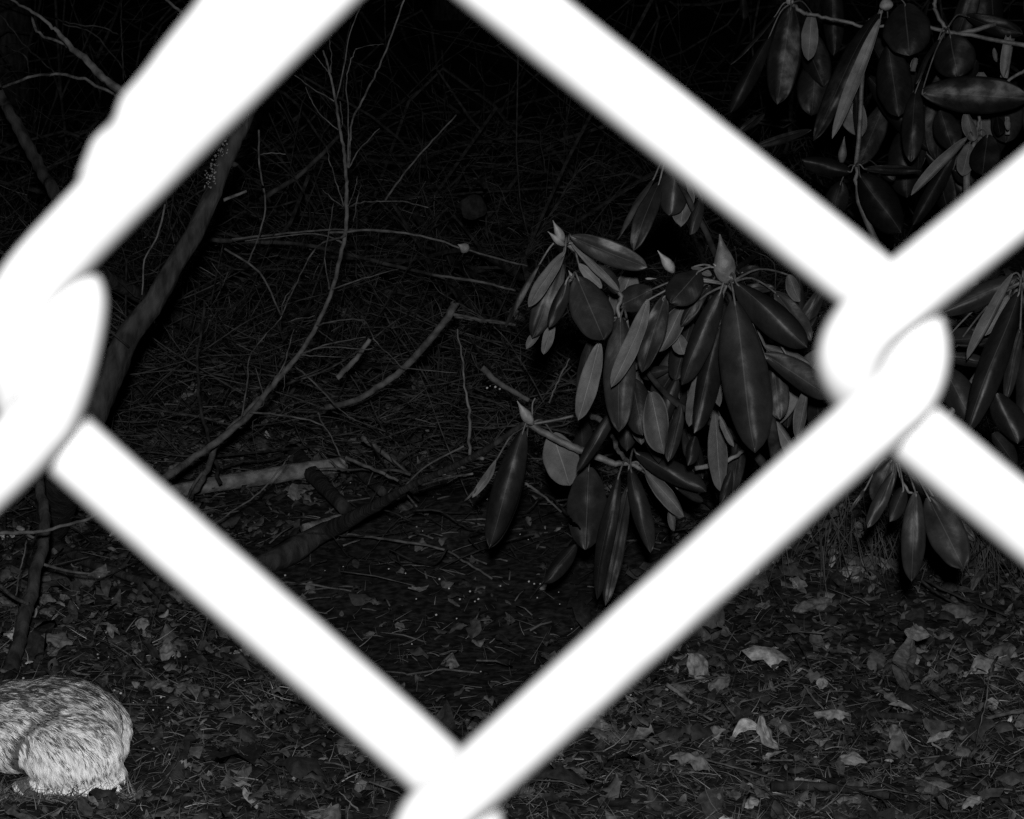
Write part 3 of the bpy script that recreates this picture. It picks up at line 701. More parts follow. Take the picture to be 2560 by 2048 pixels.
# sticks on the litter, lower right
GR = 'sticks on the leaf litter'
for lab, pts, wd, m in (
 ('thin stick pointing at the curled pale leaf', [(950,722,.012),(1060,690,.012),(1185,675,.01)], 12, M_TWIG),
 ('short light stick leaning on the crumbled wood chip', [(1130,578,.03),(1170,635,.02),(1225,695,.01)], 11, M_TWIG),
 ('thick weathered stick right of the wood chip', [(1440,718,.01),(1600,730,.01),(1835,775,.01)], 34, M_BARK),
 ('fine light twig at the right under the tall grass stem', [(1728,850,.02),(1790,895,.01),(1865,955,.0)], 11, M_BARKL),
 ('very long thin twig lying across the bottom litter', [(600,905,.02),(800,960,.02),(1085,1042,.01)], 10, M_TWIG),
 ('long dark twig curving to the bottom edge', [(1190,1005,.02),(1380,1070,.02),(1500,1115,.02),(1535,1200,.0)], 12, M_TWIGD),
 ('thick bark strip lying near the bottom edge', [(980,1052,.01),(1250,1055,.01),(1530,1095,.01)], 48, M_BARK),
 ('dark forked twig near the bottom right corner', [(1690,1135,.01),(1770,1080,.02),(1880,1035,.01)], 14, M_TWIGD),
 ('light branch slanting at the right edge', [(2200,695,.02),(2040,720,.02),(1860,785,.01)], 22, M_TWIG),
 ('short twig joining the long thin twig from below', [(830,990,.01),(940,1052,.01),(1000,1010,.01)], 11, M_TWIG),
 ('dark twig at the right beneath the hanging leaves', [(1690,90,.05),(1850,170,.03),(2080,260,.02)], 14, M_TWIGD),
 ('crooked dark twig in shade near the tall standing leaf', [(1080,340,.02),(1140,440,.02),(1170,520,.0)], 10, M_TWIGD),
 ('second dark twig close below the right wire', [(1680,95,.06),(1760,160,.04),(1860,215,.02)], 12, M_TWIGD),
 ('narrow pale splinter beside the lower right wire', [(497,580,.02),(560,625,.01),(612,665,.01)], 22, M_WOOD)):
    stick('stick', lab, 'c8', pts, wd, 0, m, GR, True)
for lab, pts, wd, m in (('upright grass stem at the far right of the litter', [(1990,555,.1),(1980,650,.08),(1945,800,.04),(1928,905,.0)], 7, M_TWIG),):
    stick('grass_stalk', lab, 'c8', pts, wd, 0, m, 'single grass stems', True, cat='grass stem')

# ------------------------------------------------------------------ single dead leaves that stand out
def dead_leaf(P0, P1, width, normal, curl=.4, bend=.15, lobes=0, seed=0, NT=20, NS=11, arc=0.0):
    rr = random.Random(seed)
    a = P1 - P0; L = a.length; ax = a / L
    n = (normal - ax * normal.dot(ax)).normalized(); ww = ax.cross(n)
    V, T = [], []
    tn = rr.uniform(.8, 1.2); o = rr.random() * 50
    for lay in (0, 1):
        for i in range(NT):
            t = i / (NT - 1)
            hw = width / 2 * (math.sin(math.pi * (t * .96 + .02)) ** .7)
            if lobes: hw *= 1 + .25 * math.sin(t * lobes * math.pi * 2) * (1 if .1 < t < .95 else 0)
            for k in range(NS):
                s = -1 + 2 * k / (NS - 1)
                z = bend * L * 4 * t * (1 - t) - curl * hw * s * s + .30 * width * noise.noise(Vector((t * 3.5 + o, s * 2, 0)))
                p = P0 + a * t - ww * (arc * L * 4 * t * (1 - t)) + ww * (s * hw * (1 + .45 * noise.noise(Vector((t * 5 + o, s, 2))))) + n * z
                V.append(p - n * (.0006 * lay)); T.append(tn)
    F = []
    off = NT * NS
    for i in range(NT - 1):
        for k in range(NS - 1):
            q = (i * NS + k, i * NS + k + 1, (i + 1) * NS + k + 1, (i + 1) * NS + k)
            F.append(q); F.append(tuple(x + off for x in reversed(q)))
    for i in range(NT - 1):
        for k in (0, NS - 1):
            F.append((i * NS + k, (i + 1) * NS + k, (i + 1) * NS + k + off, i * NS + k + off))
    return V, F, T

def dl(label, c, a, b, wpx, tone, n=(0, -.5, 1), ua=.01, ub=.01, curl=.4, bend=.15, lobes=0, seed=1, arc=0.0):
    P0 = G(c, *a, ua); P1 = G(c, *b, ub)
    wd = wpx * CROP[c][2] * pm((P0 - CAM).dot(FW))
    V, F, T = dead_leaf(P0, P1, wd, Vector(n).normalized(), curl, bend, lobes, seed, arc=arc)
    o = mesh('dead_leaf', V, F, M_LITTER, tone=[t * tone * .8 for t in T])
    tagit(o, label, 'leaf', 'dead leaves on the litter')
for i, q in enumerate((
 ('pale leaf arched like a hook on the litter', (800,838), (948,800), 58, .26, (-.1,-1,.35), .004, .02, .4, .1, 0),
 ('curled pale leaf hanging down right of the hooked one', (935,725), (1012,880), 66, .19, (.2,-1,.3), .05, .005, .8, .12, 0),
 ('fan shaped ribbed pale leaf below the lower right wire', (690,560), (598,438), 110, .17, (.1,-1,.6), .0, .05, .3, .05, 0),
 ('tall pale leaf standing upright at the right of the litter', (1655,520), (1650,312), 100, .10, (.1,-1,.2), .0, .11, .6, .06, 2),
 ('flared top leaf resting on the tall standing leaf', (1600,330), (1715,350), 70, .10, (.1,-1,.3), .1, .1, .2, .05, 0),
 ('crumbled light wood chip in the middle litter', (1180,712), (1350,722), 60, .17, (0,-.6,1), .02, .02, .6, .1, 3),
 ('light puckered leaf at the lower right', (1278,950), (1425,940), 62, .15, (.1,-.9,.8), .01, .02, .5, .2, 2),
 ('big dim oval leaf lying in shade below the right hand wires', (1085,235), (1265,185), 80, .09, (0,-.7,1), .02, .02, .3, .05, 0),
 ('round curled leaf above the wood chip', (1190,570), (1245,570), 58, .15, (0,-1,.6), .02, .02, .6, .2, 0),
 ('ragged leaf lying left of the bark strip', (510,920), (690,975), 90, .11, (0,-.6,1), .02, .02, .4, .1, 3),
 ('drooping leaf right of the curled pale leaf', (1540,770), (1610,870), 80, .11, (.1,-.8,.8), .03, .01, .5, .1, 0),
 ('light curled leaf near the bottom right corner', (1870,1150), (1960,1100), 56, .17, (0,-.9,.7), .01, .02, .7, .2, 0),
 ('small folded leaf near the bottom edge left of centre', (860,1150), (925,1120), 48, .15, (0,-.9,.7), .01, .02, .7, .2, 0),
 ('dim leaf lying beside the fan shaped leaf', (690,600), (790,550), 80, .09, (0,-.8,1), .01, .02, .4, .1, 0),
 ('grey leaf lying left of the hooked pale leaf', (655,820), (770,790), 70, .10, (0,-.8,1), .01, .02, .4, .1, 2),
 ('narrow light leaf on the thick weathered stick', (1528,672), (1640,700), 28, .16, (0,-.9,1), .03, .03, .5, .1, 0))):
    dl(q[0], 'c8', q[1], q[2], q[3], q[4], q[5], q[6], q[7], q[8], q[9], q[10], seed=i + 3, arc=.36 if i == 0 else -.12 if i == 1 else .1 if i % 3 == 0 else 0)
for i, q in enumerate((
 ('crumpled leaf left of centre behind the rabbit', (320,950), (430,930), 80, .12, (0,-1,.7), .01, .03, .5, .2, 2),
 ('broad grey leaf behind the rabbit right of the dark stem', (320,1200), (560,1260), 120, .085, (0,-.8,.8), .03, .02, .4, .1, 2),
 ('round light leaf right of the crumpled leaf', (1040,1105), (1150,1110), 90, .13, (0,-.9,.6), .02, .02, .2, .08, 0),
 ('pointed light leaf standing above the white grains', (1250,1390), (1310,1250), 110, .13, (0,-1,.4), .01, .03, .3, .05, 0),
 ('small triangular leaf just above the rabbit back', (790,1590), (830,1505), 60, .10, (0,-1,.4), .0, .03, .2, .05, 0),
 ('leaf lying flat left of the white grains', (1170,1600), (1300,1560), 80, .09, (0,-.8,1), .01, .01, .3, .1, 0),
 ('small bright sliver of leaf behind the rabbit', (195,1412), (255,1398), 22, .28, (0,-1,1), .01, .01, .3, .1, 0),
 ('light leaf edge at the left margin behind the rabbit', (20,1290), (80,1350), 30, .2, (0,-1,1), .01, .01, .5, .1, 0),
 ('narrow upright leaf in the litter middle', (830,1100), (870,1220), 45, .11, (0,-1,.5), .03, .01, .5, .1, 0))):
    dl(q[0], 'F', q[1], q[2], q[3], q[4], q[5], q[6], q[7], q[8], q[9], q[10], seed=i + 40)

# conifer sprigs
def sprig(label, c, pts, nl, wpx, tone, up=.015):
    P = smooth_path([G(c, x, y, up) for x, y in pts], 8)
    root = empty('conifer_sprig', P[0], label, 'sprig', 'needle sprigs on the litter')
    V, F = tube_data(P, .0012, 5); mesh('stem', V, F, M_TWIG, root)
    V, F = [], []
    for i, p in enumerate(P):
        T = (P[min(i + 1, len(P) - 1)] - P[max(i - 1, 0)]).normalized()
        side = T.cross(Vector((0, -.6, 1))).normalized()
        for s in (-1, 1):
            if random.random() < .35: continue
            e = p + (side * s * .8 + T * random.uniform(.2, 1.1) + Vector((random.gauss(0, .2), 0, random.gauss(.2, .3)))).normalized() * nl * random.uniform(.5, 1.1)
            tube_data([p, p.lerp(e, .5) + Vector((0, 0, .001)), e], [.0008, .0008, .0003], 4, V, F)
    mesh('needles', V, F, M_TWIG, root)
sprig('feathery dead conifer sprig above the curled pale leaf', 'c8', [(925,610),(1000,590),(1060,555),(1085,500)], .018, 0, 0)
sprig('comb shaped needle sprig at the right of the litter', 'c8', [(1925,925),(2000,940),(2110,965)], .022, 0, 0)
sprig('spiky needle rosette in the grass under the lower right wire', 'b', [(1700,1130),(1800,1120),(1900,1100)], .022, 0, 0, .012)
sprig('needle sprig on the thick stick at lower right', 'c8', [(1740,870),(1820,880),(1890,880)], .014, 0, 0, .012)
sprig('pale sprig standing up near the bottom edge', 'c8', [(1430,1050),(1450,1020),(1470,985)], .016, 0, 0, .02)

# ------------------------------------------------------------------ litter, grass, brush as masses
def ribbons(name, base, dirs, side, length, width, tone, m, bendv, seg=3, parent=None):
    n = len(base)
    V = np.zeros((n, seg + 1, 2, 3)); T = np.zeros((n, seg + 1, 2))
    for i in range(seg + 1):
        t = i / seg
        ctr = base + dirs * (length * t)[:, None] + bendv * (t * t * length)[:, None]
        wv = (width * (1 - .85 * t ** 1.5) / 2)[:, None] * side
        V[:, i, 0] = ctr - wv; V[:, i, 1] = ctr + wv
        T[:, i, :] = tone(t)[:, None] if callable(tone) else tone[:, None]
    idx = np.arange(n * (seg + 1) * 2).reshape(n, seg + 1, 2)
    F = np.stack([idx[:, :-1, 0], idx[:, :-1, 1], idx[:, 1:, 1], idx[:, 1:, 0]], -1).reshape(-1, 4)
    return fastmesh(name, V.reshape(-1, 3), F, m, parent, T.ravel())

def nrm(v): return v / np.linalg.norm(v, axis=1, keepdims=True)

def scatter_ground(n, x0, x1, y0, y1, keep=None):
    x = rng.uniform(x0, x1, n); y = rng.uniform(y0, y1, n)
    if keep is not None:
        k = np.array([keep(a, b) for a, b in zip(x, y)]); x, y = x[k], y[k]
    z = np.array([gz(a, b) for a, b in zip(x, y)])
    return np.stack([x, y, z], 1)

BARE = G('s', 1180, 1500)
# dry grass and needles, thick near the fence, thinner toward the brush
def keep_grass(x, y):
    v = noise.noise(Vector((x * 3, y * 3, 20))) * .9 + (3.35 - y) * 1.3 + .35 + .25 * noise.noise(Vector((x * 11, y * 11, 4)))
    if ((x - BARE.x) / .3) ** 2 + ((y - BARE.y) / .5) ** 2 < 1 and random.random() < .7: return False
    return random.random() < max(.05, min(1, v + .2))
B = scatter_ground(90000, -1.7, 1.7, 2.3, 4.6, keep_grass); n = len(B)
ang = rng.uniform(0, 2 * np.pi, n); el = np.abs(rng.normal(.22, .28, n))
dirs = np.stack([np.cos(ang) * np.cos(el), np.sin(ang) * np.cos(el), np.sin(el)], 1)
side = nrm(np.cross(dirs, nrm(rng.normal(0, .5, (n, 3)) + np.array([0, -.6, 1]))))
B[:, 2] += rng.uniform(.001, .012, n)
L = rng.lognormal(math.log(.020), .45, n)
tn = np.clip(rng.lognormal(math.log(.04), .65, n), .01, .35)
o = ribbons('grass', B, dirs, side, L, rng.uniform(.0006, .0014, n), tn, M_BLADE, nrm(rng.normal(0, 1, (n, 3))) * .35)
tagit(o, 'short dry grass and fallen needles matted over the ground', 'grass', kind='stuff')

# a few single bright blades
for lab, pts, wd in (('bright upright grass blade left of the bottom wire crossing', [(325,1222,.0),(333,1050,.03),(342,862,.07)], 14),
                     ('bent pale blade at the bottom left of the wire crossing', [(185,1285,.0),(100,1200,.01),(-10,1095,.02)], 24),
                     ('bright thin blade at the bottom right of the wire crossing', [(1825,1370,.0),(1900,1280,.02),(1980,1195,.03)], 12),
                     ('short pale blade beside the upright grass blade', [(440,1150,.0),(410,1050,.02)], 24),
                     ('pale stub poking up under the lower right wire', [(1645,1170,.0),(1660,1010,.03)], 14),
                     ('dim blade in the dark soil above the bottom wire crossing', [(1100,405,.0),(1190,245,.03)], 14)):
    stick('straw', lab, 'b', pts, wd, 0, M_WOOD, 'single grass blades', True, cat='grass blade', taper=.4)
for lab, pts, wd in (('pale straw lying in front of the rabbit', [(770,1600,.004),(830,1608,.004),(910,1620,.004)], 14),
                     ('thin straw touching the rabbit hind foot', [(968,1470,.02),(990,1560,.01),(1010,1620,.0)], 12),
                     ('small pale chip right of the rabbit', [(1635,1320,.006),(1655,1380,.006)], 22)):
    stick('straw', lab, 'r', pts, wd, 0, M_WOOD, 'single grass blades', True, cat='grass blade', taper=.5)

# leaf litter
RAB = G('s', 60, 1960)
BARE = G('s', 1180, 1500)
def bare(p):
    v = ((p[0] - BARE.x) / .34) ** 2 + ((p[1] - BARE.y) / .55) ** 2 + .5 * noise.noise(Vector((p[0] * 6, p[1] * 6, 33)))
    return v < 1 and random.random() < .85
def near_rabbit(p): return ((p[0] - RAB.x + .08) / .27) ** 2 + ((p[1] - RAB.y) / .115) ** 2 < 1
def litter(n, x0, x1, y0, y1, smin, smax):
    NT, NS = 6, 5
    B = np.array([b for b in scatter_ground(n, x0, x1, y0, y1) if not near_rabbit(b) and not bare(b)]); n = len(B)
    Vs, Fs, Ts = [], [], []
    idx = np.arange(NT * NS).reshape(NT, NS)
    F0 = np.stack([idx[:-1, :-1], idx[:-1, 1:], idx[1:, 1:], idx[1:, :-1]], -1).reshape(-1, 4)
    for i in range(n):
        Ln = random.uniform(smin, smax) * (1.5 if random.random() < .1 else 1); Wn = Ln * random.uniform(.3, .75)
        a = random.uniform(0, 6.28); tilt = random.gauss(0, .32); rl = random.gauss(0, .45)
        ax = Vector((math.cos(a) * math.cos(tilt), math.sin(a) * math.cos(tilt), math.sin(tilt)))
        nn = (Vector((0, 0, 1)) - ax * ax.z).normalized(); nn = Matrix.Rotation(rl, 3, ax) @ nn; ww = ax.cross(nn)
        bend = random.uniform(-.25, .3); curl = random.uniform(-.2, .9); o = random.random() * 90
        lob = random.choice((0, 0, 2, 3)); tone = min(.24, random.lognormvariate(math.log(.028), .7)) * (1 + 1.1 * noise.noise(Vector((B[i][0] * 5, B[i][1] * 5, 60))))
        P = Vector(B[i]) + Vector((0, 0, random.uniform(.002, .016) + abs(math.sin(tilt)) * Ln * .3))
        for r in range(NT):
            t = r / (NT - 1)
            hw = Wn / 2 * max(.04, math.sin(math.pi * t)) ** .7 * (1 + .4 * math.sin(lob * t * 9 + o) * (lob > 0))
            for k in range(NS):
                s = -1 + 2 * k / (NS - 1)
                p = P + ax * ((t - .5) * Ln) + ww * (s * hw * (1 + .3 * noise.noise(Vector((t * 4 + o, s * 2, 0))))) + nn * (bend * Ln * 4 * t * (1 - t) - curl * hw * s * s + .42 * Wn * noise.noise(Vector((t * 4 + o, s * 2.2, 7))))
                Vs.append(p); Ts.append(tone)
        Fs.append(F0 + i * NT * NS)
    return np.array([tuple(v) for v in Vs]), np.concatenate(Fs), Ts
V1, F1, T1 = litter(4800, -1.7, 1.7, 2.4, 6.2, .018, .055)
V3, F3, T3 = litter(7000, -1.5, 1.5, 2.5, 5.0, .012, .032)
V2, F2, T2 = litter(11000, -1.5, 1.5, 2.5, 5.2, .006, .02)
F1 = np.concatenate([F1, F2 + len(V1), F3 + len(V1) + len(V2)]); V1 = np.concatenate([V1, V2, V3]); T1 = list(T1) + list(T2) + list(T3)
o = fastmesh('leaf_litter', V1, F1, M_LITTER, None, T1); tagit(o, 'dark matted dead leaves and bark flakes covering the ground', 'leaf litter', kind='stuff')

# crumbs and small twigs
V, F = [], []
for p in scatter_ground(3200, -1.6, 1.6, 2.5, 6.0):
    if ((p[0] - RAB.x + .08) / .36) ** 2 + ((p[1] - RAB.y) / .2) ** 2 < 1: continue
    a = random.uniform(0, 6.28); L = random.lognormvariate(math.log(.035), .6); e = random.gauss(0, .2)
    p = Vector(p) + Vector((0, 0, random.uniform(.002, .015)))
    q = p + Vector((math.cos(a) * L, math.sin(a) * L, math.sin(e) * L))
    tube_data([p, p.lerp(q, .5) + Vector((random.gauss(0, L * .05), random.gauss(0, L * .05), L * .06)), q], random.uniform(.0005, .0018), 4, V, F)
o = mesh('twig_debris', V, F, M_TWIG); tagit(o, 'fine broken twigs strewn through the leaf litter', 'twig debris', kind='stuff')

# white grains scattered on the soil
V, F = [], []
spots = [('r', 1045, 165), ('r', 875, 185), ('r', 940, 140), ('r', 945, 178), ('r', 680, 275), ('r', 1095, 322), ('r', 1790, 382), ('r', 1338, 443), ('r', 1026, 512), ('r', 1162, 515), ('r', 1130, 535), ('r', 1098, 578), ('r', 1132, 635),
         ('r', 1284, 606), ('r', 1385, 622), ('r', 1590, 632), ('r', 1555, 762), ('r', 1255, 762), ('r', 1272, 763), ('r', 1475, 675), ('r', 1630, 800), ('r', 1630, 1105), ('r', 1655, 1100), ('r', 1480, 1048), ('r', 1230, 890), ('r', 1340, 580), ('r', 1785, 163), ('r', 433, 122), ('r', 1380, 585), ('r', 1550, 553), ('r', 1620, 650), ('r', 1100, 490), ('r', 225, 370),
         ('m', 180, 72), ('m', 245, 120), ('m', 1383, 213), ('m', 60, 577), ('m', 528, 740), ('m', 1083, 714), ('m', 1390, 665), ('m', 1447, 690), ('m', 1512, 690), ('m', 808, 880), ('m', 845, 855), ('m', 1480, 840), ('m', 1710, 780), ('m', 1722, 908), ('m', 390, 1025), ('m', 680, 1122), ('m', 610, 1065), ('m', 128, 1340), ('m', 425, 640), ('m', 755, 772), ('m', 730, 1175), ('m', 645, 857), ('m', 175, 853), ('m', 1295, 155),
         ('c7', 1200, 1425), ('c7', 1005, 1448), ('c7', 1290, 1405), ('c7', 800, 715), ('c7', 1650, 1210), ('c7', 1995, 1075), ('c7', 2057, 535), ('c7', 2010, 520), ('c7', 2035, 525), ('c7', 1995, 530)]
for c, x, y in spots:
    p = Wd(c, x, y, 3.95) if (c == 'c7' and y < 560) else G(c, x, y, .004 if c == 'r' else .012)
    r = random.uniform(.0007, .0018)
    tube_data([p - Vector((r, 0, 0)), p - Vector((r * .5, 0, 0)), p + Vector((r * .5, 0, r * .3)), p + Vector((r, 0, r * .4))], [r * .4, r, r * .95, r * .3], 7, V, F)
for q in scatter_ground(110, -1.3, .2, 3.0, 4.4):
    if noise.noise(Vector((q[0] * 4, q[1] * 4, 70))) < .12: continue
    p = Vector(q) + Vector((0, 0, .012)); r = random.uniform(.0006, .0014)
    tube_data([p - Vector((r, 0, 0)), p, p + Vector((r, 0, r * .4))], [r * .5, r, r * .5], 6, V, F)
o = mesh('white_grains', V, F, M_GRAIN); tagit(o, 'tiny white grains sprinkled on dark soil behind the rabbit', 'grains', kind='stuff')

# tangled brush
V, F = [], []
LG = G('c7', 860, 960)
def brush(n, xr, yr, hfun, rr, lr, spread=.5):
    for _ in range(n):
        x = random.uniform(*xr); y = random.uniform(*yr); h = hfun(x, y)
        if abs(x - LG.x) < .22 and LG.y - .6 < y < LG.y + .08: continue
        if h <= 0: continue
        z = gz(x, y) + random.random() ** 1.2 * h
        a = random.uniform(0, 6.28); e = random.gauss(0, spread); L = random.lognormvariate(math.log(lr), .5)
        d = Vector((math.cos(a) * math.cos(e), math.sin(a) * math.cos(e) * .7, math.sin(e)))
        p = Vector((x, y, z)); up = Vector((0, 0, 1))
        k = random.gauss(0, .16); sd = Vector((-d.z, random.gauss(0, .5), d.x))
        pts = [p - d * L / 2 + up * random.gauss(0, .05 * L), p - d * L / 5 + sd * (k * L), p + d * L / 8 + sd * (k * L * random.uniform(-.6, 1.2)), p + d * L / 2 + up * random.gauss(0, .08 * L)]
        pts = [q if q.z > gz(q.x, q.y) else Vector((q.x, q.y, gz(q.x, q.y) + .004)) for q in pts]
        r = random.uniform(*rr)
        path = smooth_path(pts, 3)
        tube_data(path, [r, r * .5], 4, V, F)
        for _b in range(random.choice((0, 1, 2, 2, 3))):
            q = random.choice(path[1:-1]); dd = (d + Vector((random.gauss(0, .6), random.gauss(0, .4), random.gauss(0, .6)))).normalized()
            l2 = L * random.uniform(.15, .4)
            tube_data([q, q + dd * l2 * .5 + Vector((random.gauss(0, .03 * L), 0, random.gauss(0, .04 * L))), q + dd * l2], [r * .6, r * .4, r * .2], 4, V, F)
def hb(x, y):
    e = min(1, max(0, (y - 4.15) / .5))
    xx = min(1, max(0, (1.0 - x) / .5))
    return e * xx * (.24 + .12 * (y - 4.2) + .14 * noise.noise(Vector((x * 2, y * 2, 1))))
brush(2300, (-2.1, 1.0), (4.1, 6.4), hb, (.0008, .0024), .26, .7)
brush(240, (-2.1, 1.2), (4.4, 6.6), hb, (.003, .008), .5, .35)
brush(1500, (-2.0, 1.4), (3.7, 5.2), lambda x, y: .09, (.0008, .002), .14, .25)
brush(420, (-2.6, 2.8), (6.2, 9.0), lambda x, y: 1.1, (.002, .006), .7, .6)
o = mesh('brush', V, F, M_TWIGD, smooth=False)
V, F = [], []
LOGP = G('c7', 860, 960)
def hides_log(x, y): return abs(x - LOGP.x) < .24 and LOGP.y - .75 < y < LOGP.y + .1
for _ in range(230):
    x = random.uniform(-1.5, .35); y = random.uniform(3.95, 4.9); z = gz(x, y)
    if hides_log(x, y): continue
    a = random.choice((random.gauss(.5, .4), random.gauss(2.6, .4))); L = random.uniform(.2, .6)
    if y < 4.2: L *= .5
    d = Vector((math.cos(a), random.gauss(0, .3), abs(math.sin(a)) * random.uniform(.2, 1.1))).normalized()
    p = Vector((x, y, z + random.uniform(0, .14))); pts = [p]
    for k in range(6):
        d = (d + Vector((random.gauss(0, .16), random.gauss(0, .12), random.gauss(-.03, .15)))).normalized(); pts.append(pts[-1] + d * L / 6)
    r = random.uniform(.0008, .0028); path = smooth_path(pts, 3)
    tube_data(path, [r, r * .4], 5, V, F, lump=.3)
    for k in range(random.randint(2, 5)):
        i = random.randint(3, len(path) - 3); q = path[i]; dd = (path[i + 1] - path[i]).normalized(); l2 = L * random.uniform(.12, .4)
        dd = (dd + Vector((random.gauss(0, .7), random.gauss(0, .3), random.gauss(0, .7)))).normalized()
        pp = [q, q + dd * l2 * .4, q + (dd + Vector((0, 0, random.gauss(0, .3)))).normalized() * l2 * .75, q + (dd + Vector((random.gauss(0, .3), 0, random.gauss(0, .3)))).normalized() * l2]
        tube_data(smooth_path(pp, 3), [r * .55, r * .25], 4, V, F)
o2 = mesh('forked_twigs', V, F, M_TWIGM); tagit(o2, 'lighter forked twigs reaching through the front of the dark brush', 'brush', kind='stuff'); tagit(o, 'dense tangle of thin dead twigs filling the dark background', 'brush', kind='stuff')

# dead conifer needles caught in the brush
n = 9000
x = rng.uniform(-2.0, 1.0, n); y = rng.uniform(4.15, 5.8, n)
h = np.array([hb(a, b) for a, b in zip(x, y)]); k = h > .02; x, y, h = x[k], y[k], h[k]; n = len(x)
z = np.array([gz(a, b) for a, b in zip(x, y)]) + rng.random(n) ** 1.6 * h * .9
fa = np.array([noise.noise(Vector((a * 2.2, b * 2.2, c * 4))) for a, b, c in zip(x, y, z)]) * 5
dirs = nrm(np.stack([np.cos(fa), .35 * np.sin(fa * 1.7), .45 * np.sin(fa) - .1], 1) + rng.normal(0, .25, (n, 3)))
side = nrm(np.cross(dirs, nrm(rng.normal(0, .5, (n, 3)) + np.array([0, -1, .2]))))
o = ribbons('dead_needles', np.stack([x, y, z], 1), dirs, side, rng.uniform(.03, .09, n), rng.uniform(.0008, .0016, n), np.clip(rng.lognormal(math.log(.019), .55, n), .007, .07), M_BLADE, nrm(rng.normal(0, 1, (n, 3))) * .25)
tagit(o, 'drooping dead conifer needles caught among the brush twigs', 'needles', kind='stuff')

# drooping grass tufts under the right shrub
for lab, c, cx, cy, sp in (('hanging tuft of fine dead grass left of the lowest hanging leaves', 'c8', 1390, 95, .085), ('hanging tuft of fine dead grass right of the lowest hanging leaves', 'c8', 1950, 110, .05)):
    p0 = G(c, cx, cy); n = 110
    Bs = np.array([tuple(p0)]) + np.stack([rng.normal(0, sp, n), rng.normal(0, .03, n), rng.uniform(.06, .14, n)], 1)
    dirs = nrm(np.stack([rng.normal(0, .35, n) + (Bs[:, 0] - p0.x) * 3, rng.normal(-.15, .1, n), -np.ones(n)], 1))
    side = nrm(np.cross(dirs, np.tile([0, -1, .3], (n, 1)) + rng.normal(0, .3, (n, 3))))
    o = ribbons('grass_tuft', Bs, dirs, side, rng.uniform(.05, .13, n), rng.uniform(.001, .002, n), rng.uniform(.008, .028, n), M_BLADE, np.tile([0, -.1, 0.0], (n, 1)) + rng.normal(0, .15, (n, 3)), 4)
    tagit(o, lab, 'grass tuft', 'grass tufts under the shrub')

# conifer spray above the rightmost brush
root = empty('conifer_sprig', Wd('c2', 340, 560, 4.1), 'dim feathery twig curving up left of the hanging leaves', 'sprig', 'needle sprigs in the brush')
P = smooth_path([Wd('c2', *p, 4.1) for p in ((340,560),(420,400),(520,240),(600,110),(640,60))], 6)
mesh('stem', *tube_data(P, .0012, 5), M_TWIGD, root)
V2, F2 = [], []
for i, p in enumerate(P):
    for s in range(random.choice((0, 1, 1))):
        e = p + Vector((random.uniform(.02, .06), random.gauss(0, .02), random.uniform(.0, .03)))
        tube_data(smooth_path([p, p.lerp(e, .5) + Vector((0, 0, .012)), e], 3), [.0012, .0005], 4, V2, F2)
mesh('needles', V2, F2, M_TWIGD, root)

# far trunks standing in the black
for i, (x, y, r, lab) in enumerate(((-1.9, 9.5, .11, 'far tree trunk lost in the dark behind the brush at left'), (1.2, 11, .14, 'far tree trunk lost in the dark behind the rhododendrons'), (-.3, 13, .12, 'far tree trunk lost in the dark behind the middle of the brush'))):
    t = empty('tree', (x, y, gz(x, y)), lab, 'tree', 'far trees')
    mesh('trunk', *tube_data(smooth_path([Vector((x, y, -.05)), Vector((x + .1, y, 2.5)), Vector((x, y + .2, 6))], 8, .01), [r, r * .6], 12, lump=.2), M_BARK, t)
    for k in range(7):
        zz = 1.2 + k * .6; a = random.uniform(0, 6.28)
        p = Vector((x + .05, y, zz)); q = p + Vector((math.cos(a), math.sin(a), .3)) * random.uniform(.7, 1.4)
        mesh('limb', *tube_data(smooth_path([p, p.lerp(q, .5) + Vector((0, 0, -.1)), q], 5, .01), [.03, .008], 7, lump=.2), M_BARK, t)

